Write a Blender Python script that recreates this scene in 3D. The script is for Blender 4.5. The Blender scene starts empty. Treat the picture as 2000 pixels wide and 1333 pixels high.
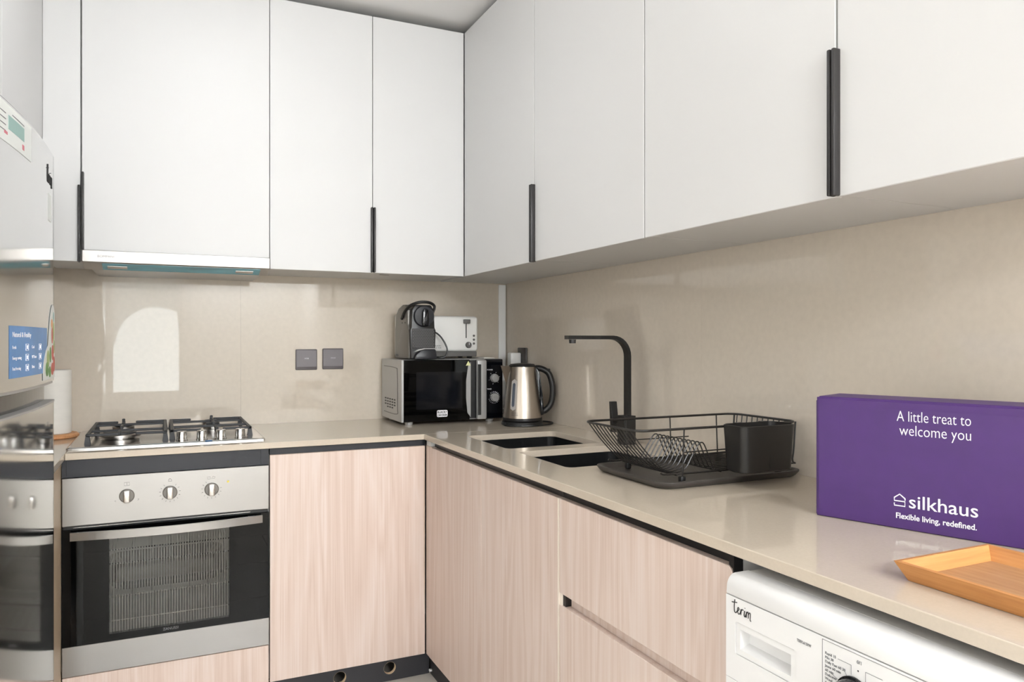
import bpy, bmesh, math, random
from mathutils import Vector, Matrix
random.seed(7)
PI = math.pi
scn = bpy.context.scene
col = scn.collection

# ------------------------------------------------------------------ camera
cd = bpy.data.cameras.new('camera'); cam = bpy.data.objects.new('camera', cd); col.objects.link(cam)
cd.sensor_fit = 'HORIZONTAL'; cd.sensor_width = 36.0; cd.lens = 36.0 * 1462.2 / 2000.0
cd.clip_start = 0.02
cam.location = (-1.472, -3.2165, 1.2301)
cam.rotation_euler = (PI / 2, 0, -math.radians(25.054))
scn.camera = cam
# ------------------------------------------------------------------ world, added fill light, exposure
w = bpy.data.worlds.new('World'); scn.world = w; w.use_nodes = True
bg = w.node_tree.nodes['Background']; bg.inputs[0].default_value = (0.93, 0.97, 1.0, 1); bg.inputs[1].default_value = 9.0
def fill_light(name, loc, rot, sx, sy, power, colr):
    l = bpy.data.lights.new(name, 'AREA'); l.shape = 'RECTANGLE'; l.size = sx; l.size_y = sy; l.energy = power; l.color = colr
    o = bpy.data.objects.new(name, l); col.objects.link(o); o.location = loc; o.rotation_euler = rot
# added fill at a made-up window (left) and door (behind the camera)
fill_light('fill_left', (-4.975, -3.85, 1.3), (PI / 2, 0, -PI / 2), 3.3, 2.1, 29, (0.93, 0.965, 1.0))
fill_light('fill_rear', (-3.55, -5.975, 1.15), (PI / 2, 0, 0), 2.1, 2.0, 8, (0.93, 0.965, 1.0))
FILL_GLOBES = ((-1.15, -5.3, 2.17), (-0.45, -5.3, 2.17))
vs = scn.view_settings; vs.view_transform = 'Standard'; vs.look = 'None'; vs.gamma = 1.0; vs.use_curve_mapping = False
vs.exposure = 0.24

# ------------------------------------------------------------------ materials
def lin(c):
    return tuple(((v / 255) / 12.92 if v / 255 <= 0.04045 else ((v / 255 + 0.055) / 1.055) ** 2.4) for v in c)
MATS = {}
def P(name, rgb, rough=0.5, metal=0.0, noise=None, bump=None, **kw):
    """principled material; noise=(scale vec, amount) varies the colour, bump=(scale vec, strength)"""
    m = bpy.data.materials.new(name); m.use_nodes = True
    nt = m.node_tree; b = nt.nodes['Principled BSDF']; c = lin(rgb) + (1,)
    b.inputs['Base Color'].default_value = c; b.inputs['Roughness'].default_value = rough
    b.inputs['Metallic'].default_value = metal
    for k, v in kw.items(): b.inputs[k.replace('_', ' ')].default_value = v
    def nz(scale, detail=4):
        tc = nt.nodes.new('ShaderNodeTexCoord'); mp = nt.nodes.new('ShaderNodeMapping')
        mp.inputs['Scale'].default_value = scale
        n = nt.nodes.new('ShaderNodeTexNoise'); n.inputs['Scale'].default_value = 1.0; n.inputs['Detail'].default_value = detail
        nt.links.new(tc.outputs['Object'], mp.inputs[0]); nt.links.new(mp.outputs[0], n.inputs['Vector'])
        return n
    if noise:
        n = nz(noise[0]); r = nt.nodes.new('ShaderNodeMapRange')
        r.inputs['From Min'].default_value = 0.3; r.inputs['From Max'].default_value = 0.7
        r.inputs['To Min'].default_value = 1 - noise[1]; r.inputs['To Max'].default_value = 1 + noise[1] * 0.5
        mx = nt.nodes.new('ShaderNodeVectorMath'); mx.operation = 'SCALE'; mx.inputs[0].default_value = c[:3]
        nt.links.new(n.outputs[0], r.inputs['Value']); nt.links.new(r.outputs[0], mx.inputs['Scale'])
        nt.links.new(mx.outputs[0], b.inputs['Base Color'])
    if bump:
        n = nz(bump[0], 2); bp = nt.nodes.new('ShaderNodeBump'); bp.inputs['Strength'].default_value = bump[1]
        bp.inputs['Distance'].default_value = 0.001
        nt.links.new(n.outputs[0], bp.inputs['Height']); nt.links.new(bp.outputs[0], b.inputs['Normal'])
    MATS[name] = m
    return m

def wood(name, stops, sc, ring=0.55):
    m = bpy.data.materials.new(name); m.use_nodes = True
    nt = m.node_tree; b = nt.nodes['Principled BSDF']; b.inputs['Roughness'].default_value = 0.5
    L = nt.links.new
    tc = nt.nodes.new('ShaderNodeTexCoord')
    def noise(scale, detail, dist=0.0):
        mp = nt.nodes.new('ShaderNodeMapping'); mp.inputs['Scale'].default_value = scale
        n = nt.nodes.new('ShaderNodeTexNoise'); n.inputs['Scale'].default_value = 1; n.inputs['Detail'].default_value = detail
        n.inputs['Distortion'].default_value = dist
        L(tc.outputs['Object'], mp.inputs[0]); L(mp.outputs[0], n.inputs['Vector']); return n
    a, c = noise(sc[0], 3, 0.4), noise(sc[1], 5)
    # cathedral rings from the slow noise
    mu = nt.nodes.new('ShaderNodeMath'); mu.operation = 'MULTIPLY'; mu.inputs[1].default_value = 14.0; L(a.outputs[0], mu.inputs[0])
    fr = nt.nodes.new('ShaderNodeMath'); fr.operation = 'PINGPONG'; fr.inputs[1].default_value = 1.0; L(mu.outputs[0], fr.inputs[0])
    mx = nt.nodes.new('ShaderNodeMix'); mx.inputs[0].default_value = ring
    L(c.outputs[0], mx.inputs[2]); L(fr.outputs[0], mx.inputs[3])
    cr = nt.nodes.new('ShaderNodeValToRGB'); els = cr.color_ramp.elements
    els[0].position = 0.15; els[0].color = lin(stops[0]) + (1,); els[1].position = 0.8; els[1].color = lin(stops[2]) + (1,)
    e = els.new(0.5); e.color = lin(stops[1]) + (1,)
    L(mx.outputs[0], cr.inputs[0]); L(cr.outputs[0], b.inputs['Base Color'])
    MATS[name] = m
    return m

P('white_lacquer', (216, 215, 214), 0.45)
P('wall_paint', (236, 234, 230), 0.85)
P('ceiling_paint', (246, 244, 242), 0.9)
P('porcelain', (211, 200, 185), 0.02, noise=((55, 55, 55), 0.035))
P('quartz', (204, 191, 174), 0.07, noise=((220, 220, 220), 0.03))
P('end_panel', (188, 168, 142), 0.4)
P('floor_tile', (205, 198, 188), 0.3, noise=((5, 5, 5), 0.05))
P('grout', (150, 144, 136), 0.9)
wood('ash', ((203, 178, 163), (219, 199, 187), (228, 213, 205)), ((9, 9, 0.6), (300, 300, 3.0)), 0.24)
wood('bamboo', ((160, 114, 74), (176, 132, 92), (188, 148, 108)), ((40, 5, 40), (220, 6, 220)), 0.12)
wood('bamboo_cross', ((176, 116, 64), (194, 136, 80), (205, 150, 94)), ((5, 40, 40), (6, 220, 220)), 0.12)
wood('bamboo_side', ((176, 116, 64), (194, 136, 80), (205, 150, 94)), ((40, 5, 40), (220, 6, 220)), 0.12)
wood('beech', ((196, 132, 84), (214, 156, 106), (224, 170, 124)), ((30, 30, 30), (90, 90, 20)), 0.2)
P('edge_cream', (238, 226, 212), 0.5)
P('cut_chipboard', (226, 200, 168), 0.8, noise=((400, 400, 400), 0.1))
P('black_profile', (26, 25, 26), 0.35)
P('navy_board', (34, 36, 43), 0.5, noise=((9, 9, 20), 0.08))
P('kick_black', (44, 44, 48), 0.55)
P('handle_black', (52, 50, 50), 0.4, metal=0.3)
P('steel', (162, 160, 158), 0.3, metal=1.0, bump=((6, 6, 900), 0.05))
P('hood_steel', (172, 168, 164), 0.42, metal=1.0)
P('steel_bright', (214, 210, 206), 0.18, metal=1.0)
P('chrome', (222, 222, 222), 0.08, metal=1.0)
P('fridge_steel', (214, 214, 213), 0.09, metal=1.0, bump=((2.5, 2.5, 3.0), 0.02))
P('fridge_dark', (62, 60, 58), 0.12, metal=0.6)
P('fridge_body', (120, 120, 120), 0.5)
P('black_glass', (6, 6, 6), 0.03, IOR=1.3)
P('black_plastic', (22, 22, 23), 0.38)
P('black_gloss', (13, 15, 20), 0.08)
P('cast_iron', (48, 49, 52), 0.5)
P('matte_black', (13, 12, 12), 0.42)
P('sink_black', (20, 21, 22), 0.3, noise=((60, 60, 60), 0.4))
P('rack_black', (30, 27, 25), 0.35)
P('tray_dark', (62, 58, 55), 0.42)
P('cup_dark', (30, 28, 26), 0.42)
P('silver_plastic', (178, 177, 176), 0.35, metal=0.4)
P('grey_plastic', (96, 94, 92), 0.4)
P('machine_silver', (116, 112, 107), 0.38, metal=0.35)
P('grille_grey', (78, 76, 76), 0.4)
P('machine_black', (30, 31, 37), 0.35)
P('trim_white', (252, 252, 252), 0.4)
P('white_plastic', (236, 235, 232), 0.28)
P('washer_white', (234, 233, 232), 0.3)
P('washer_lid', (228, 227, 226), 0.35)
P('socket_grey', (104, 99, 102), 0.4, metal=0.2)
P('socket_dark', (62, 58, 56), 0.4)
P('print_white', (240, 238, 242), 0.6)
P('print_black', (24, 24, 24), 0.5)
P('print_grey', (120, 120, 122), 0.6)
P('print_pink', (208, 120, 132), 0.6)
P('print_teal', (150, 180, 174), 0.6)
P('purple_card', (66, 35, 99), 0.5, noise=((30, 30, 30), 0.06))
P('paper', (240, 236, 228), 0.9, noise=((14, 14, 60), 0.03))
P('sticker_paper', (226, 228, 224), 0.5)
P('sticker_blue', (84, 140, 200), 0.35, noise=((0.1, 7, 5), 0.25))
P('leaf_green', (104, 150, 84), 0.5, noise=((60, 60, 60), 0.3))
P('lettuce', (168, 186, 120), 0.5, noise=((60, 60, 60), 0.2))
P('tomato', (200, 96, 84), 0.5, noise=((60, 60, 60), 0.2))
P('orange_print', (214, 138, 70), 0.5)
P('yellow_sticker', (226, 226, 170), 0.5)
P('amber_lamp', (214, 190, 40), 0.3)
P('hood_film', (96, 168, 186), 0.15, noise=((6, 30, 6), 0.35), Alpha=1.0)
P('hood_filter', (176, 172, 166), 0.35, metal=0.8)
P('gauge', (226, 222, 218), 0.45)
P('kettle_steel', (180, 171, 160), 0.3, metal=1.0, bump=((6, 6, 900), 0.04))
P('gauge_scale', (120, 128, 142), 0.3)
P('oven_enamel', (196, 194, 190), 0.4)
P('facade', (196, 193, 188), 0.9)
def glassy(name, tint, rough, f):
    m = bpy.data.materials.new(name); m.use_nodes = True; nt = m.node_tree
    for n in list(nt.nodes): nt.nodes.remove(n)
    o = nt.nodes.new('ShaderNodeOutputMaterial'); t = nt.nodes.new('ShaderNodeBsdfTransparent'); g = nt.nodes.new('ShaderNodeBsdfGlossy')
    fr = nt.nodes.new('ShaderNodeFresnel'); fr.inputs[0].default_value = f; mx = nt.nodes.new('ShaderNodeMixShader')
    t.inputs[0].default_value = tint + (1,); g.inputs['Roughness'].default_value = rough
    nt.links.new(fr.outputs[0], mx.inputs[0]); nt.links.new(t.outputs[0], mx.inputs[1]); nt.links.new(g.outputs[0], mx.inputs[2])
    nt.links.new(mx.outputs[0], o.inputs[0]); MATS[name] = m
glassy('oven_glass', (0.74, 0.73, 0.71), 0.02, 1.45)
glassy('arch_tint', (0.73, 0.72, 0.71), 0.0, 1.45)
glassy('window_glass', (0.95, 0.97, 0.96), 0.0, 1.45)

# ------------------------------------------------------------------ mesh helpers
XF = {}          # object -> world matrix of the frame its mesh is built in
def link(o): col.objects.link(o); return o
def thing(name, label, cat, loc=(0, 0, 0), rz=0.0, group=None):
    o = bpy.data.objects.new(name, None); link(o); o.location = loc; o.rotation_euler = (0, 0, rz); o.empty_display_size = 0.05
    o['label'] = label; o['category'] = cat
    if group: o['group'] = group
    XF[o.name] = Matrix.Translation(loc) @ Matrix.Rotation(rz, 4, 'Z')
    return o
def obj(name, bm, mat, parent=None, smooth=False, local=False, label=None, sharp=35):
    """link bm as one mesh object; coordinates are world unless local (then in the parent's frame)"""
    if parent is not None and not local: bm.transform(XF[parent.name].inverted())
    bmesh.ops.recalc_face_normals(bm, faces=bm.faces)
    me = bpy.data.meshes.new(name); bm.to_mesh(me); bm.free()
    me.materials.append(MATS[mat])
    if smooth:
        for p in me.polygons: p.use_smooth = True
        try: me.set_sharp_from_angle(angle=math.radians(sharp))
        except Exception: pass
    o = bpy.data.objects.new(name, me); link(o)
    if parent is not None:
        o.parent = parent; XF[o.name] = XF[parent.name]
    else: XF[o.name] = Matrix.Identity(4)
    if label: o['label'] = label
    return o
def tag(o, label, cat, group=None):
    o['label'] = label; o['category'] = cat
    if group: o['group'] = group
    return o
def struct(o): o['kind'] = 'structure'; return o
def B(*boxes, bev=0.0, seg=2):
    bm = bmesh.new()
    for (x0, x1, y0, y1, z0, z1) in boxes:
        t = bmesh.new(); bmesh.ops.create_cube(t, size=1.0)
        t.transform(Matrix.Translation(((x0 + x1) / 2, (y0 + y1) / 2, (z0 + z1) / 2)) @ Matrix.Diagonal((abs(x1 - x0), abs(y1 - y0), abs(z1 - z0), 1)))
        if bev: bmesh.ops.bevel(t, geom=t.edges[:], offset=bev, segments=seg, profile=0.5, affect='EDGES')
        merge(bm, t)
    return bm
def merge(a, b):
    me = bpy.data.meshes.new('tmp'); b.to_mesh(me); b.free(); a.from_mesh(me); bpy.data.meshes.remove(me); return a
def tube(pts, r, n=8, closed=False, bm=None, flat=None, ell=None):
    """round (or flat=(w,h) rectangular) tube along pts"""
    bm = bm or bmesh.new(); pts = [Vector(p) for p in pts]; N = len(pts); rings = []
    up = None
    for i, p in enumerate(pts):
        a = pts[(i - 1) % N] if (closed or i > 0) else p; b = pts[(i + 1) % N] if (closed or i < N - 1) else p
        t = (b - a).normalized()
        if up is None:
            up = Vector((0, 0, 1)) if abs(t.z) < 0.9 else Vector((0, 1, 0))
        s = t.cross(up)
        if s.length < 1e-5: s = t.cross(Vector((1, 0, 0)))
        s.normalize(); u = s.cross(t).normalized(); up = u
        if flat: offs = [s * (flat[0] / 2) * sx + u * (flat[1] / 2) * sy for sx, sy in ((1, 1), (-1, 1), (-1, -1), (1, -1))]
        elif ell: offs = [s * (ell[0] * math.cos(2 * PI * k / n)) + u * (ell[1] * math.sin(2 * PI * k / n)) for k in range(n)]
        else: offs = [s * (r * math.cos(2 * PI * k / n)) + u * (r * math.sin(2 * PI * k / n)) for k in range(n)]
        rings.append([bm.verts.new(p + o) for o in offs])
    k = len(rings[0]); M = N if closed else N - 1
    for i in range(M):
        A, C = rings[i], rings[(i + 1) % N]
        for j in range(k): bm.faces.new((A[j], A[(j + 1) % k], C[(j + 1) % k], C[j]))
    if not closed:
        bm.faces.new(rings[0][::-1]); bm.faces.new(rings[-1])
    return bm
def lathe(prof, n=40, c=(0, 0, 0), bm=None, sx=1.0, sy=1.0):
    bm = bm or bmesh.new(); rings = []
    for r, z in prof:
        if r < 1e-6: rings.append([bm.verts.new((c[0], c[1], c[2] + z))])
        else: rings.append([bm.verts.new((c[0] + sx * r * math.cos(2 * PI * k / n), c[1] + sy * r * math.sin(2 * PI * k / n), c[2] + z)) for k in range(n)])
    for A, C in zip(rings, rings[1:]):
        for j in range(n):
            a, b = A[j % len(A)], A[(j + 1) % len(A)]; d, e = C[j % len(C)], C[(j + 1) % len(C)]
            f = [a]
            for v in (b, e, d):
                if v not in f: f.append(v)
            if len(f) > 2: bm.faces.new(f)
    return bm
def prism(poly, axis, a0, a1, bev=0.0, seg=2):
    """2-D outline extruded along axis; poly in the other two axes in order (x: y,z / y: x,z / z: x,y)"""
    bm = bmesh.new()
    def mk(p, a): return {0: (a, p[0], p[1]), 1: (p[0], a, p[1]), 2: (p[0], p[1], a)}[axis]
    lo = [bm.verts.new(mk(p, a0)) for p in poly]; hi = [bm.verts.new(mk(p, a1)) for p in poly]; n = len(poly)
    bm.faces.new(lo); bm.faces.new(hi[::-1])
    for i in range(n): bm.faces.new((lo[i], hi[i], hi[(i + 1) % n], lo[(i + 1) % n]))
    bmesh.ops.recalc_face_normals(bm, faces=bm.faces)
    if bev: bmesh.ops.bevel(bm, geom=[e for e in bm.edges if e.calc_face_angle(0) > 0.5], offset=bev, segments=seg, profile=0.5, affect='EDGES')
    return bm
def plate(outer, holes, axis, a0, a1):
    """flat plate with holes"""
    def mk(p, a): return {0: (a, p[0], p[1]), 1: (p[0], a, p[1]), 2: (p[0], p[1], a)}[axis]
    bm = bmesh.new()
    for loop in [outer] + holes:
        vs_ = [bm.verts.new(mk(p, a0)) for p in loop]
        for i in range(len(vs_)): bm.edges.new((vs_[i], vs_[(i + 1) % len(vs_)]))
    bmesh.ops.triangle_fill(bm, edges=bm.edges[:], use_beauty=True, use_dissolve=False)
    ext = bmesh.ops.extrude_face_region(bm, geom=bm.faces[:])
    d = Vector(mk((0, 0), a1)) - Vector(mk((0, 0), a0))
    bmesh.ops.translate(bm, verts=[v for v in ext['geom'] if isinstance(v, bmesh.types.BMVert)], vec=d)
    return bm
def rrect(x0, x1, y0, y1, r, n=5):
    out = []
    for cx, cy, a in ((x1 - r, y1 - r, 0), (x0 + r, y1 - r, PI / 2), (x0 + r, y0 + r, PI), (x1 - r, y0 + r, 1.5 * PI)):
        for k in range(n + 1): out.append((cx + r * math.cos(a + k * PI / 2 / n), cy + r * math.sin(a + k * PI / 2 / n)))
    return out
def circ(cx, cy, r, n=24): return [(cx + r * math.cos(2 * PI * k / n), cy + r * math.sin(2 * PI * k / n)) for k in range(n)]
def text_bm(s, size, origin, xdir, updir, align='LEFT', depth=0.0003, offset=0.0, spacing=1.0, sx=1.0, shear=0.0, fit=None):
    cu = bpy.data.curves.new('lettering', 'FONT'); cu.body = s; cu.size = size; cu.align_x = align; cu.extrude = depth
    cu.offset = offset; cu.space_character = spacing; cu.shear = shear; cu.resolution_u = 3
    o = bpy.data.objects.new('lettering', cu); link(o)
    dg = bpy.context.evaluated_depsgraph_get(); dg.update()
    me = bpy.data.meshes.new_from_object(o.evaluated_get(dg))
    bm = bmesh.new(); bm.from_mesh(me); bpy.data.meshes.remove(me); bpy.data.objects.remove(o); bpy.data.curves.remove(cu)
    if fit:
        xs_ = [v.co.x for v in bm.verts]; k = fit / (max(xs_) - min(xs_)); sx = k
        m0 = min(xs_)
        if align == 'LEFT':
            for v in bm.verts: v.co.x -= m0
    X = Vector(xdir).normalized(); U = Vector(updir).normalized(); N = X.cross(U)
    M = Matrix((X * sx, U, N)).transposed().to_4x4(); M.translation = Vector(origin)
    bm.transform(M)
    return bm
def arc(cx, cy, r, a0, a1, n): return [(cx + r * math.cos(a0 + (a1 - a0) * k / n), cy + r * math.sin(a0 + (a1 - a0) * k / n)) for k in range(n + 1)]
def smooth_pts(pts, n=6, closed=False):
    pts = [Vector(p) for p in pts]; out = []; N = len(pts)
    for i in range(N if closed else N - 1):
        g = lambda k: pts[k % N] if closed else pts[max(0, min(N - 1, k))]
        a, b, c, d = g(i - 1), g(i), g(i + 1), g(i + 2)
        for k in range(n):
            t = k / n
            out.append(0.5 * ((2 * b) + (c - a) * t + (2 * a - 5 * b + 4 * c - d) * t * t + (3 * b - a - 3 * c + d) * t ** 3))
    if not closed: out.append(pts[-1])
    return out

# ------------------------------------------------------------------ key dimensions (metres; origin = inner corner of the two splashbacks, on the floor)
DU = 0.3476; ZUB, ZUT = 1.4953, 2.4948      # wall-cabinet depth, bottom, top
DB = 0.595                                  # base-cabinet front plane
ZC = 0.890; TC = 0.020; EC = 0.606          # counter top, thickness, front edge
DT = 0.846; DBOT = 0.083                    # door top / bottom
CEIL = 2.53
XL = -2.36

# ------------------------------------------------------------------ the room
fl = struct(obj('floor', B((-5.0, 0.1, -6.0, 0.1, -0.1, -0.006)), 'grout'))
for ix in range(4):
    for iy in range(4):
        x0 = -0.9 - 0.6 * ix + 0.6; y0 = -0.55 - 0.6 * iy - 0.6
        bm = B((x0 - 0.598, x0, y0, y0 + 0.598, -0.006, 0.0))
        obj('tile', bm, 'floor_tile', fl)
obj('tile', B((-5.0, -2.706, -6, -0.01, -0.006, 0)), 'floor_tile', fl)
obj('tile', B((-2.704, 0.0, -6, -2.955, -0.006, 0)), 'floor_tile', fl)
struct(obj('ceiling', B((-5.0, 0.1, -6.0, 0.1, CEIL, CEIL + 0.1)), 'ceiling_paint'))
wb = struct(obj('wall_back', B((XL - 0.1, 0.1, 0.012, 0.1, 0, CEIL)), 'wall_paint'))
wr = struct(obj('wall_right', B((0.012, 0.1, -6.0, 0.012, 0, CEIL)), 'wall_paint'))
struct(obj('wall_left', B((XL - 0.1, XL, -1.72, 0.012, 0, CEIL)), 'wall_paint'))
struct(obj('wall_side', B((-5.0, XL - 0.1, -1.72, -1.62, 0, CEIL)), 'wall_paint'))
struct(obj('wall_outer', B((-5.1, -5.0, -6.0, -1.62, 0, CEIL)), 'wall_paint'))
# rear wall with the narrow window whose reflection shows in the splashback
WX0, WX1, WZ0, WZ1 = -1.985, -1.268, 0.64, 1.945
struct(obj('wall_front', B((-5.1, WX0, -6.1, -6, 0, CEIL), (WX0, WX1, -6.1, -6, 0, WZ0), (WX0, WX1, -6.1, -6, WZ1, CEIL), (WX1, 0.1, -6.1, -6, 0, CEIL)), 'wall_paint'))
wi = struct(obj('window_1', B((WX0, WX0 + 0.03, -6.06, -6.02, WZ0, WZ1), (WX1 - 0.03, WX1, -6.06, -6.02, WZ0, WZ1), (WX0 + 0.03, WX1 - 0.03, -6.06, -6.02, WZ0, WZ0 + 0.03), (WX0 + 0.03, WX1 - 0.03, -6.06, -6.02, WZ1 - 0.03, WZ1)), 'white_plastic'))
obj('pane', B((WX0 + 0.03, WX1 - 0.03, -6.045, -6.039, WZ0 + 0.03, WZ1 - 0.03)), 'window_glass', wi)
wi2 = struct(obj('added_window', B((-5.0, -4.99, -5.6, -5.53, 0.2, 2.4), (-5.0, -4.99, -2.17, -2.1, 0.2, 2.4), (-5.0, -4.99, -5.53, -2.17, 0.2, 0.25), (-5.0, -4.99, -5.53, -2.17, 2.35, 2.4)), 'white_plastic'))  # added window out of view, frames the left fill light
obj('added_blind', B((-4.998, -4.994, -5.53, -2.17, 0.25, 2.35)), 'paper', wi2)
do = struct(obj('added_door', B((-4.7, -4.62, -5.999, -5.985, 0, 2.2), (-2.48, -2.4, -5.999, -5.985, 0, 2.2), (-4.62, -2.48, -5.999, -5.985, 2.15, 2.2)), 'white_plastic'))  # added balcony door out of view, frames the rear fill light
obj('added_blind', B((-4.62, -2.48, -5.996, -5.992, 0.02, 2.15)), 'paper', do)
# added arched tint, shapes the narrow window's reflection in the splashback
ap = [(WX0 + 0.03, WZ1 - 0.03), (WX0 + 0.03, 1.2), (-1.93, 1.2)] + [(-1.53 + 0.40 * math.cos(a), 1.2 + 0.41 * math.sin(a)) for a in [PI - k * PI * 0.83 / 16 for k in range(1, 17)]] + [(WX1 - 0.03, 1.36), (WX1 - 0.03, WZ1 - 0.03)]
obj('reflection_arch', prism(ap, 1, -6.036, -6.030), 'arch_tint', wi)
# added globe lights, unseen behind the camera, fill for the cabinet fronts
def make_fill_glow():
    m = bpy.data.materials.new('fill_glow'); m.use_nodes = True; b = m.node_tree.nodes['Principled BSDF']
    b.inputs['Emission Color'].default_value = (0.93, 0.965, 1.0, 1); b.inputs['Emission Strength'].default_value = 135.0; MATS['fill_glow'] = m
make_fill_glow()
FILL_DOME = (-1.25, -1.2, CEIL - 0.0005)
t = thing('added_dome_light', 'added white dome fill light, unseen above the kitchen aisle', 'lamp', FILL_DOME)  # added dome, out of view, evens the light on the right-hand cabinets
m_ = MATS['fill_glow'].copy(); m_.node_tree.nodes['Principled BSDF'].inputs['Emission Strength'].default_value = 9.5; MATS['dome_fill_glow'] = m_
obj('shade', lathe([(0.19 * math.sin(a), -0.075 * math.cos(a) - 0.018) for a in [k * PI / 2 / 8 for k in range(0, 9)]], 32, FILL_DOME), 'dome_fill_glow', t, smooth=True)
obj('base_ring', lathe([(0.195, -0.018), (0.195, 0.0), (0, 0.0)], 32, FILL_DOME), 'white_plastic', t)
for i, c in enumerate(FILL_GLOBES):
    t = thing('added_globe_light', ('added white globe fill light, unseen before the narrow window', 'added white globe fill light, unseen beside the right wall')[i], 'lamp', (c[0], c[1], c[2]), 0, 'added globe fill lights')
    g = obj('globe', lathe([(0.13 * math.sin(a), -0.13 * math.cos(a)) for a in [k * PI / 12 for k in range(1, 12)]], 24, c), 'fill_glow', t, smooth=True)
    obj('cord', tube([(c[0], c[1], c[2] + 0.126), (c[0], c[1], CEIL - 0.021)], 0.003, 6), 'white_plastic', t); obj('ceiling_rose', lathe([(0.05, 0), (0.05, 0.02), (0, 0.02)], 20, (c[0], c[1], CEIL - 0.0205)), 'white_plastic', t)
# splashback slabs: children of the walls
obj('panel', B((XL, -1.1832, 0, 0.0115, ZC - 0.02, ZUB + 0.02)), 'porcelain', wb); obj('panel', B((-1.1828, -0.0005, 0, 0.0115, ZC - 0.02, ZUB + 0.02)), 'porcelain', wb)
obj('panel', B((0, 0.0115, -1.4149, -0.001, ZC - 0.02, ZUB + 0.02)), 'porcelain', wr); obj('panel', B((0, 0.0115, -3.3, -1.4153, ZC - 0.02, ZUB + 0.02)), 'porcelain', wr)
struct(obj('trim_1', B((-0.040, -0.004, -0.008, -0.0005, ZC + 0.001, ZUB - 0.001), bev=0.002), 'trim_white'))

# ------------------------------------------------------------------ wall cabinets
def bar_handle_back(parent, x0, x1, z0, z1, yf):
    obj('handle', B((x0, x1, yf - 0.016, yf + 0.004, z0, z1), bev=0.0022), 'handle_black', parent, smooth=True, label='black edge-pull handle')
def bar_handle_right(parent, y0, y1, z0, z1, xf):
    obj('handle', B((xf - 0.016, xf + 0.004, y0, y1, z0, z1), bev=0.0022), 'handle_black', parent, smooth=True, label='black edge-pull handle')
DTH = 0.018
def wall_unit_back(label, x0, x1, zb, doors, handles, cat='cabinet', group='white wall cabinets'):
    t = thing('wall_cabinet', label, cat, ((x0 + x1) / 2, -DU / 2, zb), 0, group)
    obj('body', B((x0 + 0.0005, x1 - 0.0005, -DU + DTH + 0.002, -0.001, zb + 0.004, ZUT)), 'white_lacquer', t)
    ds = []
    for (a, b) in doors:
        ds.append(obj('door', B((a + 0.0012, b - 0.0012, -DU, -DU + DTH, zb, ZUT), bev=0.0012, seg=1), 'white_lacquer', t))
    for (i, a, b, z0, z1) in handles: bar_handle_back(ds[i], a, b, z0, z1, -DU)
    return t
def wall_unit_right(label, y0, y1, doors, handles, group='white wall cabinets', yb=None):
    t = thing('wall_cabinet', label, 'cabinet', (-DU / 2, (y0 + y1) / 2, ZUB), 0, group)
    obj('body', B((-DU + DTH + 0.002, -0.001, y1 + 0.0005, (yb if yb is not None else y0) - 0.0005, ZUB + 0.004, ZUT)), 'white_lacquer', t)
    ds = []
    for (a, b) in doors:
        ds.append(obj('door', B((-DU, -DU + DTH, b + 0.0016, a - 0.0016, ZUB, ZUT), bev=0.0014, seg=1), 'white_lacquer', t))
    for (i, a, b, z0, z1) in handles: bar_handle_right(ds[i], a, b, z0, z1, -DU)
    return t
XH0, XH1 = -1.7165, -1.1135
wall_unit_back('narrow white wall cabinet between the refrigerator and the extractor hood cabinet', -1.826, XH0 - 0.001, ZUB, [(-1.8276, XH0 - 0.001)], [(0, -1.7255, -1.7185, 1.4925, 1.749)])
wall_unit_back('tall white wall cabinet door directly above the steel extractor hood', XH0 + 0.001, XH1, 1.535, [(XH0 + 0.001, XH1)], [(0, -1.7145, -1.7075, 1.5325, 1.7935)])
t = wall_unit_back('white two-door wall cabinet above the microwave and light switches', XH1, -DU - 0.001, ZUB, [(XH1, -0.7292), (-0.7292, -DU - 0.001)], [(0, -0.7378, -0.7305, 1.4965, 1.749), (1, -0.7279, -0.7206, 1.4965, 1.749)])
for (x, y) in ((-0.690, -0.30), (-0.655, -0.245), (-0.570, -0.30)):
    obj('slot', B((x - 0.019, x + 0.019, y - 0.004, y + 0.004, ZUB + 0.0025, ZUB + 0.005)), 'print_grey', t)
wall_unit_right('white corner wall cabinet above the kettle', -DU, -0.9846, [(-DU - 0.002, -0.9846)], [(0, -0.9836, -0.9763, 1.4935, 1.752)], yb=-0.002)
wall_unit_right('white wall cabinet above the black kitchen tap', -0.9856, -1.6143, [(-0.9856, -1.6143)], [(0, -0.9939, -0.9866, 1.4935, 1.752)])
wall_unit_right('wide white wall cabinet above the dish rack', -1.6153, -2.2204, [(-1.6153, -2.2204)], [(0, -2.2194, -2.2121, 1.4965, 1.766)])
wall_unit_right('white wall cabinet above the purple box', -2.2214, -2.83, [(-2.2214, -2.83)], [(0, -2.2297, -2.2224, 1.4965, 1.766)])
t = thing('wall_cabinet', 'white cabinet built in above the refrigerator', 'cabinet', (-2.08, -1.0, 1.76), 0, 'white wall cabinets')
obj('body', B((XL + 0.002, -1.8465, -1.71, -0.003, 1.764, ZUT)), 'white_lacquer', t)
for (a, b) in ((-1.03, -0.3479), (-1.71, -1.032)):
    obj('door', B((-1.8445, -1.8265, a, b, 1.76, ZUT), bev=0.0012, seg=1), 'white_lacquer', t)

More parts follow.
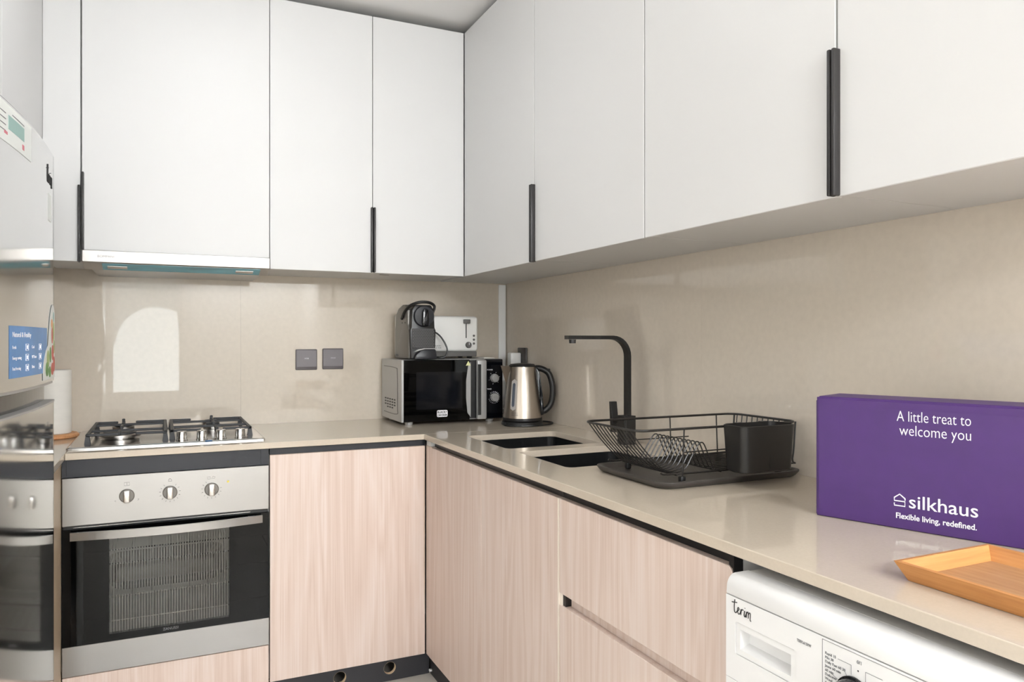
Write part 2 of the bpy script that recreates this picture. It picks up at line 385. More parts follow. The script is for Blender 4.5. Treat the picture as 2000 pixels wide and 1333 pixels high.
# ------------------------------------------------------------------ extractor hood
t = thing('range_hood', 'slim stainless steel extractor hood with blue film under it', 'hood', (-1.415, -0.18, 1.47))
obj('body', prism([(-0.352, 1.5), (-0.352, 1.5345), (-0.004, 1.5345), (-0.004, 1.474), (-0.278, 1.474), (-0.30, 1.474)], 0, -1.688, -1.140), 'steel', t)
obj('front_strip', B((-1.7125, -1.1155, -0.366, -0.3525, 1.494, 1.533), bev=0.0015), 'hood_steel', t)
obj('visor_frame', prism([(-0.3655, 1.4935), (-0.30, 1.4738), (-0.30, 1.4765), (-0.352, 1.4935)], 0, -1.7105, -1.1175), 'steel', t)
fm = prism([(-0.357, 1.4906), (-0.305, 1.4747), (-0.305, 1.4742), (-0.357, 1.4901)], 0, -1.655, -1.147); obj('film', fm, 'hood_film', t, label='blue protective film')
for x in (-1.61, -1.20): obj('lamp', prism([(-0.338, 1.4843), (-0.318, 1.4783), (-0.318, 1.4773), (-0.338, 1.4833)], 0, x - 0.03, x + 0.03), 'hood_filter', t)
obj('lettering', text_bm('BOMPANI', 0.0115, (-1.668, -0.3663, 1.510), (1, 0, 0), (0, 0, 1)), 'print_grey', t)

# ------------------------------------------------------------------ countertop with two sink openings
SX0, SX1 = -0.485, -0.135
S1, S2 = (-1.072, -0.722), (-1.462, -1.145)
YE = -2.92
t = thing('countertop', 'beige stone L-shaped countertop running under the splashback', 'countertop', (-0.3, -0.3, ZC - TC))
def slab(outer, holes):
    bm = plate(outer, holes, 2, ZC - TC, ZC)
    bmesh.ops.recalc_face_normals(bm, faces=bm.faces)
    bmesh.ops.bevel(bm, geom=[e for e in bm.edges if e.calc_face_angle(0) > 1.2], offset=0.0016, segments=2, profile=0.5, affect='EDGES')
    return obj('slab', bm, 'quartz', t)
slab([(-1.737, -0.001), (-1.737, -EC), (-EC, -EC), (-0.001, -EC), (-0.001, -0.001)], [])
slab([(-EC, -EC - 0.0006), (-EC, YE), (-0.001, YE), (-0.001, -EC - 0.0006)], [rrect(SX0, SX1, S1[0], S1[1], 0.02, 4), rrect(SX0, SX1, S2[0], S2[1], 0.02, 4)])
slab([(XL + 0.002, -0.001), (XL + 0.002, -0.872), (-1.7376, -0.872), (-1.7376, -0.001)], [])
t = thing('double_sink', 'black double-bowl sink set under the stone countertop', 'sink', (-0.31, -1.1, 0.66))
for (a, b) in (S1, S2):
    x0, x1, y0, y1 = SX0 - 0.004, SX1 + 0.004, a - 0.004, b + 0.004
    bm = bmesh.new(); zt, zb = ZC - TC - 0.001, 0.68
    loops = []
    for (q, r, z) in ((0.012, 0.03, zt), (0, 0.03, zt), (0, 0.03, zb + 0.03), (-0.008, 0.03, zb + 0.008), (-0.03, 0.02, zb)):
        loops.append([bm.verts.new((px, py, z)) for px, py in rrect(x0 - q, x1 + q, y0 - q, y1 + q, r, 4)])
    for A, C in zip(loops, loops[1:]):
        for i in range(len(A)): bm.faces.new((A[i], A[(i + 1) % len(A)], C[(i + 1) % len(A)], C[i]))
    bm.faces.new(loops[-1])
    bw = obj('bowl', bm, 'sink_black', t, smooth=True)
    obj('drain', lathe([(0, 0.004), (0.03, 0.004), (0.042, 0.001), (0.042, 0)], 24, ((x0 + x1) / 2, (y0 + y1) / 2, zb + 0.0005)), 'chrome', bw, smooth=True)

# ------------------------------------------------------------------ base cabinets, back run
def kick(parent, x0, x1, holes):
    hs = [circ(x, z, 0.0225, 24) for x, z in holes]
    obj('kickboard', plate([(x0, 0.001), (x1, 0.001), (x1, DBOT - 0.001), (x0, DBOT - 0.001)], hs, 1, -DB + 0.018, -DB + 0.034), 'kick_black', parent, label='black kickboard with drilled round holes')
    for x, z in holes:
        rb = bmesh.new()
        n = 24; A = [rb.verts.new((p[0], -DB + 0.0183, p[1])) for p in circ(x, z, 0.0224, n)]; C = [rb.verts.new((p[0], -DB + 0.0338, p[1])) for p in circ(x, z, 0.0224, n)]
        D_ = [rb.verts.new((p[0], -DB + 0.0183, p[1])) for p in circ(x, z, 0.0219, n)]; E_ = [rb.verts.new((p[0], -DB + 0.0338, p[1])) for p in circ(x, z, 0.0219, n)]
        for i in range(n):
            j = (i + 1) % n
            for f in ((A[i], A[j], C[j], C[i]), (D_[i], D_[j], E_[j], E_[i]), (A[i], A[j], D_[j], D_[i]), (C[i], C[j], E_[j], E_[i])): rb.faces.new(f)
        obj('hole_rim', rb, 'cut_chipboard', parent)
XO0, XO1 = -1.7465, -1.1465
t = thing('oven_cabinet', 'pale wood base unit housing the built-in oven, dark board under the counter', 'cabinet', (-1.4465, -0.3, 0))
obj('top_board', B((XO0 + 0.012, XO1 - 0.026, -DB + 0.006, -DB + 0.022, 0.8145, ZC - TC - 0.0005)), 'navy_board', t)
obj('top_board', B((XO1 - 0.0255, XO1 - 0.0005, -DB + 0.008, -DB + 0.022, 0.8145, ZC - TC - 0.0005)), 'navy_board', t)
obj('side_board', B((XO0 - 0.0005, XO0 + 0.0115, -DB + 0.008, -DB + 0.022, 0.8145, ZC - TC - 0.0005)), 'kick_black', t)
obj('lower_panel', B((XO0 + 0.001, XO1 - 0.001, -DB, -DB + DTH, 0.03, 0.2085), bev=0.001, seg=1), 'ash', t)
obj('side_panel', B((XO0 - 0.0005, XO0 + 0.015, -DB + 0.05, -0.005, 0.03, 0.868)), 'white_lacquer', t); obj('side_panel', B((XO1 - 0.0155, XO1 - 0.0005, -DB + 0.05, -0.005, 0.03, 0.868)), 'white_lacquer', t)
kick(t, XO0, XO1 - 0.001, [])
t = thing('filler_panel', 'beige upright end panel in the gap between the oven and refrigerator', 'panel', (-1.76, -0.73, 0))
obj('board', B((-1.765, -1.7478, -0.870, -DB - 0.0, 0, ZC - TC - 0.0005)), 'end_panel', t)
t = thing('base_cabinet', 'pale wood base cabinet with single door between oven and corner', 'cabinet', (-0.87, -0.3, 0))
obj('body', B((XO1 + 0.0005, -DB, -DB + DTH + 0.016, -0.003, DBOT, 0.845)), 'white_lacquer', t)
obj('door', B((XO1 + 0.003, -0.5988, -DB, -DB + DTH, DBOT, DT), bev=0.001, seg=1), 'ash', t)
obj('grip_channel', B((XO1 + 0.004, -0.5985, -DB + 0.014, -DB + 0.03, DT - 0.003, ZC - TC - 0.0005)), 'navy_board', t)
obj('gap_strip', B((-0.5987, -0.5965, -DB + 0.006, -DB + 0.02, DBOT, 0.866)), 'kick_black', t)
kick(t, XO1, -0.577, [(-0.726, 0.047), (-0.906, 0.045)])

# ------------------------------------------------------------------ base cabinets, right run (fronts face -x)
def prism_right(poly, x0=-DB, x1=-DB + DTH, bev=0.001): return prism(poly, 0, x0, x1, bev, 1)
t = thing('base_cabinet', 'pale wood two-door base cabinet under the sink, filler strip in the corner', 'cabinet', (-0.3, -1.1, 0))
obj('body', B((-DB + DTH + 0.002, -0.52, -1.604, -0.60, DBOT, 0.66), (-0.52, -0.002, -1.604, -0.60, DBOT, 0.30)), 'white_lacquer', t)
obj('filler', B((-DB + 0.001, -DB + DTH, -0.664, -0.5955, DBOT, 0.848)), 'ash', t)
obj('end_cap', B((-DB + 0.002, -DB + DTH, -0.645, -0.598, 0.8485, ZC - TC - 0.0005)), 'white_plastic', t)
obj('door', B((-DB, -DB + DTH, -1.1193, -0.666, DBOT, DT), bev=0.001, seg=1), 'ash', t)
obj('door', B((-DB, -DB + DTH, -1.6035, -1.1212, DBOT, DT), bev=0.001, seg=1), 'ash', t)
obj('grip_channel', B((-DB + 0.017, -DB + 0.03, -1.605, -0.646, DT - 0.008, ZC - TC - 0.0005), (-DB + 0.002, -DB + 0.0165, -1.605, -0.646, ZC - TC - 0.004, ZC - TC - 0.0005)), 'black_profile', t)
obj('kickboard', B((-DB + 0.022, -DB + 0.038, -1.605, -0.58, 0.001, DBOT - 0.001)), 'kick_black', t)
obj('clip', B((-0.584, -0.5735, -0.604, -0.592, 0.016, 0.024), bev=0.002), 'white_plastic', t)
YD0, YD1 = -1.612, -2.2262
t = thing('drawer_cabinet', 'pale wood base cabinet with two wide drawers beside the washing machine', 'cabinet', (-0.3, -1.92, 0))
obj('body', B((-DB + DTH + 0.016, -0.003, YD1 + 0.014, YD0, DBOT, 0.83)), 'white_lacquer', t)
obj('side_panel', B((-DB + DTH + 0.004, -0.003, YD1, YD1 + 0.0135, 0.001, ZC - TC - 0.0005)), 'white_lacquer', t)
obj('edge_strip', B((-DB - 0.0005, -DB + DTH, -1.6105, -1.6052, DBOT, DT), (-DB + 0.001, -DB + DTH, -1.626, -1.6106, 0.588, 0.618)), 'edge_cream', t)
d = obj('drawer', prism_right([(YD0, 0.617), (YD0, DT), (YD1 + 0.014, DT), (YD1 + 0.008, 0.843), (YD1 + 0.002, 0.834), (YD1, 0.826), (YD1, 0.617)]), 'ash', t)
d = obj('drawer', prism_right([(YD0, DBOT), (YD0, 0.589), (YD1, 0.589), (YD1, DBOT)]), 'ash', t)
obj('finger_groove', B((-DB + DTH + 0.0005, -DB + DTH + 0.006, YD1, -1.64, 0.56, 0.64)), 'ash', t)
obj('groove_cap', B((-DB + 0.003, -DB + DTH + 0.006, -1.6395, -1.6265, 0.5895, 0.6165)), 'black_profile', t)
obj('grip_channel', B((-DB + 0.017, -DB + 0.0215, YD1 + 0.0002, -1.606, 0.822, ZC - TC - 0.0005), (-DB + 0.002, -DB + 0.0165, YD1 + 0.013, -1.606, ZC - TC - 0.004, ZC - TC - 0.0005)), 'black_profile', t)
obj('channel_cap', prism([(YD1 - 0.0003, 0.826), (YD1 - 0.0003, 0.8685), (YD1 + 0.012, 0.8685), (YD1 + 0.012, 0.848), (YD1 + 0.003, 0.843)], 0, -DB + 0.001, -DB + 0.0165), 'black_profile', t)
obj('kickboard', B((-DB + 0.022, -DB + 0.038, YD1, -1.606, 0.001, DBOT - 0.001)), 'kick_black', t)
t = thing('end_board', 'white upright board carrying the far end of the countertop', 'panel', (-0.3, -2.88, 0))
obj('board', B((-0.58, -0.003, YE + 0.002, YE + 0.02, 0, ZC - TC - 0.0005)), 'white_lacquer', t)

# ------------------------------------------------------------------ built-in oven
t = thing('built_in_oven', 'built-in stainless steel oven with black glass door under the gas hob', 'oven', (-1.4465, -0.33, 0.21))
YO = -0.600
obj('control_panel', B((XO0 + 0.001, XO1 - 0.001, YO, YO + 0.02, 0.668, 0.8135), bev=0.0015), 'steel', t)
def knob_mesh(x, y, z, prof, n=36):
    bm = lathe(prof, n); bm.transform(Matrix.Translation((x, y, z)) @ Matrix.Rotation(PI / 2, 4, 'X')); return bm
for (x, sym) in ((-1.571, 0), (-1.449, 1), (-1.326, 2)):
    z = 0.7485
    k = obj('knob', knob_mesh(x, YO - 0.0003, z, [(0, 0), (0.0215, 0), (0.0215, 0.004), (0.019, 0.006), (0, 0.006)]), 'machine_silver', t, smooth=True)
    obj('grip', B((x - 0.0085, x + 0.0085, YO - 0.024, YO - 0.0063, z - 0.0185, z + 0.0185), bev=0.003), 'steel_bright', k, smooth=True)
    tk = bmesh.new()
    if sym:
        for i in range(13):
            a = -PI / 2 + (i - 6) * 0.42 + (0 if sym == 1 else 0.0)
            if sym == 2 and (a > 0.35 - PI / 2 + 1.6): continue
            r0, r1 = 0.0265, 0.031
            merge(tk, tube([(x + r0 * math.cos(a), YO - 0.0004, z + r0 * math.sin(a)), (x + r1 * math.cos(a), YO - 0.0004, z + r1 * math.sin(a))], 0.0007, 4))
    else:
        for s in (-1, 1): obj('mark', tube([(x + s * 0.03, YO - 0.0004, z - 0.017), (x + s * 0.034, YO - 0.0004, z - 0.013), (x + s * 0.03, YO - 0.0004, z - 0.012)], 0.0006, 4), 'print_grey', t)
    if sym: obj('dial_marks', tk, 'print_grey', t)['kind'] = 'stuff'
    else: tk.free()
ic = tube([(-1.578, YO - 0.0004, 0.780), (-1.564, YO - 0.0004, 0.780), (-1.564, YO - 0.0004, 0.790), (-1.578, YO - 0.0004, 0.790)], 0.0006, 4, True)
merge(ic, tube([(-1.571, YO - 0.0004, 0.781), (-1.571, YO - 0.0004, 0.789)], 0.0006, 4))
obj('symbol', ic, 'print_grey', t)
obj('symbol', tube([(-1.454, YO - 0.0004, 0.784), (-1.4525, YO - 0.0004, 0.790), (-1.449, YO - 0.0004, 0.793), (-1.4455, YO - 0.0004, 0.790), (-1.444, YO - 0.0004, 0.784)], 0.0006, 4, True), 'print_grey', t)
obj('symbol', tube([(-1.338, YO - 0.0004, 0.782), (-1.330, YO - 0.0004, 0.782), (-1.330, YO - 0.0004, 0.789), (-1.338, YO - 0.0004, 0.789)], 0.0006, 4, True), 'print_grey', t)
obj('symbol', tube([(-1.326, YO - 0.0004, 0.783), (-1.317, YO - 0.0004, 0.783), (-1.315, YO - 0.0004, 0.788), (-1.322, YO - 0.0004, 0.790)], 0.0006, 4, True), 'print_grey', t)
obj('pilot_lamp', knob_mesh(-1.276, YO - 0.0002, 0.7695, [(0, 0), (0.0035, 0), (0.003, 0.0015), (0, 0.0018)], 16), 'amber_lamp', t)
obj('vent_strip', B((XO0 + 0.004, XO1 - 0.004, YO + 0.008, YO + 0.02, 0.657, 0.6675)), 'black_plastic', t)
vb = B((XO0 + 0.03, XO1 - 0.06, YO + 0.0045, YO + 0.0065, 0.6613, 0.6623)); obj('vent_edge', vb, 'steel_bright', t)
WXA, WXB, WZA, WZB = -1.620, -1.272, 0.325, 0.625
d = obj('door', plate([(XO0 + 0.001, 0.3035), (XO1 - 0.001, 0.3035), (XO1 - 0.001, 0.656), (XO0 + 0.001, 0.656)], [[(WXA, WZA), (WXB, WZA), (WXB, WZB), (WXA, WZB)]], 1, YO, YO + 0.02), 'black_glass', t, label='black glass oven door')
obj('window_pane', B((WXA, WXB, YO + 0.0002, YO + 0.004, WZA, WZB)), 'oven_glass', d)
obj('door_base', B((XO0 + 0.001, XO1 - 0.001, YO, YO + 0.02, 0.2125, 0.303), bev=0.001, seg=1), 'steel', d)
n = 24; hp = []
for i in range(n + 1):
    u = i / n; hp.append((-1.722 + 0.551 * u, YO - 0.018 - 0.028 * math.sin(PI * u), 0.6445 - 0.004 + 0.0))
hb = tube(hp, 0, flat=(0.008, 0.0245)); obj('handle', hb, 'steel', d, label='bowed flat steel handle')
for x in (-1.690, -1.203): obj('handle_post', B((x - 0.012, x + 0.012, YO - 0.024, YO - 0.0005, 0.632, 0.649)), 'black_plastic', d)
obj('lettering', text_bm('ZANUSSI', 0.0115, (-1.4465, YO - 0.0003, 0.3125), (1, 0, 0), (0, 0, 1), 'CENTER'), 'print_grey', d)
# cavity with a ribbed liner, racks and a tray behind the window
cv = B((-1.70, -1.69, -0.575, -0.12, 0.30, 0.65), (-1.20, -1.19, -0.575, -0.12, 0.30, 0.65), (-1.70, -1.19, -0.12, -0.11, 0.30, 0.65), (-1.70, -1.19, -0.575, -0.12, 0.64, 0.65), (-1.70, -1.19, -0.575, -0.12, 0.29, 0.30))
obj('cavity', cv, 'oven_enamel', t)
ribs = bmesh.new()
for i in range(44):
    x = WXA + 0.004 + i * (WXB - WXA - 0.008) / 43
    merge(ribs, B((x - 0.0012, x + 0.0012, YO + 0.0245, YO + 0.0262, WZA - 0.01, WZB + 0.01)))
rb = obj('screen_ribs', ribs, 'oven_enamel', t); rb['kind'] = 'stuff'
for z in (0.352, 0.428, 0.532, 0.575):
    rk = tube([(-1.685, -0.562, z), (-1.205, -0.562, z)], 0.0028, 6)
    merge(rk, tube([(-1.685, -0.14, z), (-1.205, -0.14, z)], 0.0028, 6))
    for i in range(9):
        x = -1.67 + i * 0.056; merge(rk, tube([(x, -0.562, z), (x, -0.14, z)], 0.0016, 5))
    obj('rack', rk, 'chrome', t)
bm = bmesh.new(); lo = [bm.verts.new((x, y, 0.440)) for x, y in rrect(-1.61, -1.30, -0.54, -0.2, 0.04)]; hi = [bm.verts.new((x, y, 0.470)) for x, y in rrect(-1.64, -1.27, -0.555, -0.17, 0.05)]
for i in range(len(lo)): bm.faces.new((lo[i], lo[(i + 1) % len(lo)], hi[(i + 1) % len(lo)], hi[i]))
bm.faces.new(lo); obj('baking_tray', bm, 'steel_bright', t)

# ------------------------------------------------------------------ gas hob
t = thing('gas_hob', 'stainless steel four-burner gas hob with cast iron grates on the counter', 'hob', (-1.4465, -0.28, ZC))
HX0, HX1, HY0, HY1 = -1.743, -1.151, -0.532, -0.035
bm = bmesh.new(); ls = []
for q, z, r in ((0, 0.0005, 0.006), (0, 0.004, 0.006), (0.006, 0.008, 0.006), (0.05, 0.0085, 0.02), (0.056, 0.005, 0.02)):
    ls.append([bm.verts.new((x, y, ZC + z)) for x, y in rrect(HX0 + q, HX1 - q, HY0 + q, HY1 - q * 0.5, r, 3)])
for A, C in zip(ls, ls[1:]):
    for i in range(len(A)): bm.faces.new((A[i], A[(i + 1) % len(A)], C[(i + 1) % len(A)], C[i]))
bm.faces.new(ls[-1]); bm.faces.new(ls[0][::-1])
obj('top_plate', bm, 'steel_bright', t)
zp = ZC + 0.005
for (x, y, R) in ((-1.600, -0.37, 0.062), (-1.600, -0.13, 0.036), (-1.300, -0.20, 0.030), (-1.300, -0.09, 0.030)):
    b = obj('burner', lathe([(R * 0.95, 0), (R * 0.95, 0.006), (R * 0.7, 0.007), (R * 0.7, 0.013), (R, 0.014), (R, 0.022), (R * 0.9, 0.024), (0, 0.024)], 36, (x, y, zp)), 'steel', t, smooth=True)
    obj('cap', lathe([(R * 0.8, 0.0243), (R * 0.8, 0.028), (R * 0.74, 0.030), (0, 0.030)], 36, (x, y, zp)), 'cast_iron', b, smooth=True)
def grate(x0, x1, y0, y1, bx):
    z1 = ZC + 0.040; h = 0.008; wd = 0.011
    bm = bmesh.new()
    merge(bm, B((x0, x1, y0 + 0.11, y0 + 0.11 + wd, z1 - h, z1), (x0, x1, y1 - 0.10, y1 - 0.10 + wd, z1 - h, z1), (x0, x0 + wd, y0, y1, z1 - h, z1), (x1 - wd, x1, y0, y1, z1 - h, z1), bev=0.0018, seg=1))
    merge(bm, B((x0 + 0.0, x0 + 0.095, y0, y0 + wd, z1 - h, z1), (x1 - 0.095, x1, y0, y0 + wd, z1 - h, z1), (x0, x0 + 0.075, y1 - wd, y1, z1 - h, z1), (x1 - 0.105, x1, y1 - wd, y1, z1 - h, z1), bev=0.0018, seg=1))
    for y in (y0, y1 - wd):
        for x in (x0, x1 - wd): merge(bm, prism([(x - 0.004, zp + 0.0008), (x, z1 - h), (x + wd, z1 - h), (x + wd + 0.004, zp + 0.0008)], 1, y, y + wd * 1.4))
    cx = bx
    for y, sgn in ((y0 + 0.005, 1), (y1 - 0.10, 1), (y0 + 0.19, 1)):
        merge(bm, B((cx - 0.005, cx + 0.005, y, y + 0.075, z1 - h, z1 + 0.002), bev=0.0018, seg=1))
    merge(bm, B((cx - 0.005, cx + 0.005, y1 - 0.06, y1 - 0.05, z1 - h, z1 + 0.014), bev=0.0018, seg=1))
    merge(bm, B((cx - 0.0055, cx + 0.0055, y0 + 0.035, y0 + 0.045, zp + 0.018, z1), bev=0.0018, seg=1))
    return obj('grate', bm, 'cast_iron', t)
grate(-1.695, -1.456, -0.462, -0.060, -1.600); grate(-1.446, -1.186, -0.440, -0.060, -1.300)
for i, x in enumerate((-1.412, -1.350, -1.290, -1.228)):
    y = -0.484 - 0.004 * i * 0
    k = obj('knob', lathe([(0, 0.0), (0.0185, 0), (0.0185, 0.002), (0.0165, 0.003), (0.016, 0.027), (0.0145, 0.0295), (0, 0.0295)], 28, (x, y, ZC + 0.009)), 'chrome', t, smooth=True)
    obj('pointer', B((x - 0.0015, x + 0.0015, y - 0.014, y, ZC + 0.0386, ZC + 0.0395)), 'print_black', k)
obj('sticker', B((-1.342, -1.320, HY0 + 0.001, HY0 + 0.007, ZC + 0.0084, ZC + 0.0092)), 'sticker_blue', t)

# ------------------------------------------------------------------ refrigerator
YF0, YF1 = -1.49, -0.889
def fx(y): return -1.7315 - 0.15 * (y + 0.98) ** 2
def door_outline(y0, y1, back, inset=0.0, n=18):
    pts = [(fx(y0 + (y1 - y0) * i / n) - inset, y0 + (y1 - y0) * i / n) for i in range(n + 1)]
    r = 0.008
    pts[-1] = (pts[-1][0], y1 - r); pts += [(fx(y1) - inset - r * 0.3, y1 - r * 0.3), (fx(y1) - inset - r, y1)]
    return pts + [(back, y1), (back, y0)]
t = thing('refrigerator', 'tall silver refrigerator with bowed doors and a blue vegetable sticker', 'refrigerator', (-2.05, -1.19, 0))
obj('body', B((-2.33, -1.815, YF0 + 0.004, YF1 - 0.006, 0.03, 1.705), bev=0.004), 'fridge_body', t)
for y in (YF0 + 0.05, YF1 - 0.06): obj('foot', lathe([(0.018, 0), (0.018, 0.03)], 14, (-1.86, y, 0.0)), 'black_plastic', t)
d1 = obj('freezer_door', prism(door_outline(YF0, YF1, -1.812), 2, 1.126, 1.718), 'fridge_steel', t, smooth=True, sharp=30)
obj('top_trim', prism(door_outline(YF0, YF1, -1.812, 0.004), 2, 1.7183, 1.723), 'fridge_dark', d1)
obj('bottom_trim', prism(door_outline(YF0, YF1, -1.812, 0.003), 2, 1.119, 1.1257), 'silver_plastic', d1)
d2 = obj('fridge_door', prism(door_outline(YF0, YF1, -1.812), 2, 0.06, 1.072), 'fridge_steel', t, smooth=True, sharp=30)
obj('grip_recess', prism(door_outline(YF0 + 0.0, YF1, -1.812, 0.022), 2, 1.0725, 1.114), 'fridge_dark', d2, label='dark glossy grip recess')
obj('grip_lip', prism(door_outline(YF0, YF1, -1.80, -0.0015), 2, 1.070, 1.075), 'silver_plastic', d2)
def decal(y0, y1, z0f, z1f, name, mat, lift, parent, n=24):
    bm = bmesh.new(); A = []; C = []; th = 0.0004
    ys = [y0 + (y1 - y0) * i / n for i in range(n + 1)]
    for y in ys:
        z0, z1 = z0f(y), z1f(y)
        A.append([bm.verts.new((fx(y) + lift, y, z)) for z in (z0, z1)]); C.append([bm.verts.new((fx(y) + lift - th, y, z)) for z in (z0, z1)])
    for i in range(n):
        bm.faces.new((A[i][0], A[i + 1][0], A[i + 1][1], A[i][1])); bm.faces.new((C[i][0], C[i][1], C[i + 1][1], C[i + 1][0]))
        bm.faces.new((A[i][0], C[i][0], C[i + 1][0], A[i + 1][0])); bm.faces.new((A[i][1], A[i + 1][1], C[i + 1][1], C[i][1]))
    for q in (0, n): bm.faces.new((A[q][0], A[q][1], C[q][1], C[q][0]))
    return obj(name, bm, mat, parent)
def door_text(s, size, y, z, mat, parent, sx=1.0, lift=0.0016):
    bm = text_bm(s, size, (0, y, z), (0, 1, 0), (0, 0, 1), sx=sx, depth=0.0002)
    for v in bm.verts: v.co.x += fx(v.co.y) + lift
    return obj('lettering', bm, mat, parent)
cst = lambda c: (lambda y: c)
# energy label near the top
st = decal(-1.488, -1.222, cst(1.634), cst(1.7135), 'energy_label', 'sticker_paper', 0.0008, d1)
decal(-1.395, -1.285, cst(1.664), cst(1.693), 'print', 'print_teal', 0.0012, st)
for i in range(4): decal(-1.485, -1.41, cst(1.655 + i * 0.012), cst(1.657 + i * 0.012), 'print', 'print_grey', 0.0012, st)
decal(-1.42, -1.40, cst(1.650), cst(1.656), 'print', 'print_pink', 0.0012, st); decal(-1.30, -1.285, cst(1.645), cst(1.656), 'print', 'print_pink', 0.0012, st)
decal(-1.37, -1.285, cst(1.698), cst(1.700), 'print', 'print_grey', 0.0012, st)
# script logo, drawn with strokes in a (u right, v up) frame
def script_logo(place, parent, mat, sc, r):
    strokes = [[(0.12, 1.0), (0.07, 0.5), (0.10, 0.12), (0.24, 0.06), (0.34, 0.22)], [(-0.16, 0.74), (0.34, 0.84)],
               [(0.34, 0.22), (0.46, 0.30), (0.54, 0.44), (0.44, 0.52), (0.38, 0.30), (0.46, 0.06), (0.62, 0.14), (0.72, 0.48)],
               [(0.72, 0.48), (0.74, 0.42), (0.70, 0.06)], [(0.73, 0.32), (0.84, 0.50), (0.94, 0.46)],
               [(1.06, 0.48), (1.02, 0.16), (1.10, 0.06), (1.20, 0.30)], [(1.09, 0.68), (1.10, 0.70)],
               [(1.24, 0.48), (1.22, 0.06)], [(1.23, 0.30), (1.34, 0.50), (1.41, 0.42), (1.40, 0.06)], [(1.41, 0.30), (1.52, 0.50), (1.60, 0.42), (1.58, 0.02), (1.66, -0.06)]]
    bm = bmesh.new()
    for s in strokes:
        p = [place(u * sc, v * sc) for u, v in [(q.x, q.y) for q in smooth_pts([(a, b, 0) for a, b in s], 5)]]
        merge(bm, tube(p, r, 5))
    return obj('logo', bm, mat, parent, label='black script logo')
script_logo(lambda u, v: (fx(-1.03 + u) + 0.001, -1.03 + u, 1.628 + v), d1, 'print_black', 0.046, 0.0011)
decal(-1.02, -0.965, cst(1.535), cst(1.603), 'sticker', 'sticker_paper', 0.0006, d1)
# blue sticker with a cut-out of vegetables
st = decal(-1.388, -1.04, cst(1.152), cst(1.262), 'blue_sticker', 'sticker_blue', 0.0008, d1)
st['label'] = 'blue sticker printed Natural & Healthy'
door_text('Natural & Healthy', 0.0155, -1.372, 1.2385, 'print_white', st, 1.25)
for i, (a, b) in enumerate((('Fresh', 'Cool'), ('Energy saving', '90° Door'), ('Fast freezing', 'Silent'))):
    z = 1.2135 - i * 0.0225
    door_text(a, 0.0098, -1.372, z, 'print_white', st, 1.2); door_text(b, 0.0098, -1.222, z, 'print_white', st, 1.2)
    for yy in (-1.262, -1.135):
        bmk = bmesh.new()
        loop = [(fx(yy + q[0]) + 0.0014, yy + q[0], z + 0.003 + q[1]) for q in ((-0.011, -0.007), (0.011, -0.007), (0.011, 0.007), (-0.011, 0.007))]
        merge(bmk, tube(loop, 0.0006, 4, True)); merge(bmk, tube([(fx(yy) + 0.0014, yy, z - 0.001), (fx(yy) + 0.0014, yy, z + 0.007)], 0.0018, 5))
        obj('icon', bmk, 'print_white', st)
def hump(c, wd, base, top): return lambda y: base + (top - base) * max(0.0, 1 - ((y - c) / wd) ** 2) ** 0.5
vg = decal(-1.10, -0.893, cst(1.134), lambda y: max(hump(-1.0, 0.101, 1.136, 1.222)(y), hump(-0.937, 0.098, 1.136, 1.325)(y)), 'vegetable_cutout', 'sticker_paper', 0.0014, d1, 40)
vg['label'] = 'white edged cut-out sticker of mixed vegetables'
def blob(y, z, ry, rz, mat):
    bm = bmesh.new(); c = [bm.verts.new((fx(y + ry * math.cos(a)) + 0.0021, y + ry * math.cos(a), z + rz * math.sin(a))) for a in [2 * PI * k / 14 for k in range(14)]]
    bm.faces.new(c); ex = bmesh.ops.extrude_face_region(bm, geom=bm.faces[:]); bmesh.ops.translate(bm, verts=[v for v in ex['geom'] if isinstance(v, bmesh.types.BMVert)], vec=(-0.0005, 0, 0))
    obj('printed_vegetable', bm, mat, vg)
for (y, z, ry, rz, m_) in ((-1.045, 1.16, 0.022, 0.018, 'leaf_green'), (-1.03, 1.185, 0.02, 0.022, 'lettuce'), (-1.0, 1.152, 0.02, 0.014, 'leaf_green'), (-0.99, 1.195, 0.016, 0.02, 'leaf_green'),
                        (-0.95, 1.158, 0.026, 0.016, 'tomato'), (-0.915, 1.17, 0.018, 0.02, 'tomato'), (-0.945, 1.20, 0.02, 0.02, 'tomato'), (-0.915, 1.215, 0.014, 0.018, 'lettuce'),
                        (-0.955, 1.245, 0.014, 0.022, 'tomato'), (-0.925, 1.255, 0.016, 0.026, 'lettuce'), (-0.925, 1.292, 0.012, 0.014, 'print_teal'), (-0.96, 1.275, 0.012, 0.012, 'orange_print')):
    blob(y, z, ry, rz, m_)

# ------------------------------------------------------------------ kitchen roll and orange bottle beside the fridge
t = thing('paper_towel_roll', 'white kitchen paper roll on a round wooden holder behind the refrigerator', 'paper roll', (-1.824, -0.155, ZC))
obj('roll', lathe([(0.02, 0.0165), (0.060, 0.0165), (0.062, 0.019), (0.062, 0.236), (0.060, 0.2385), (0.02, 0.2385), (0.02, 0.0165)], 48, (-1.824, -0.155, ZC)), 'paper', t, smooth=True)
bs = obj('holder_base', lathe([(0, 0.0005), (0.080, 0.0005), (0.086, 0.005), (0.086, 0.011), (0.080, 0.016), (0, 0.016)], 48, (-1.824, -0.155, ZC)), 'beech', t, smooth=True)
obj('holder_rod', lathe([(0.009, 0.016), (0.009, 0.246), (0, 0.248)], 20, (-1.824, -0.155, ZC)), 'beech', bs, smooth=True)
t = thing('bottle', 'orange squeeze bottle behind the kitchen paper roll', 'bottle', (-1.868, -0.038, ZC))
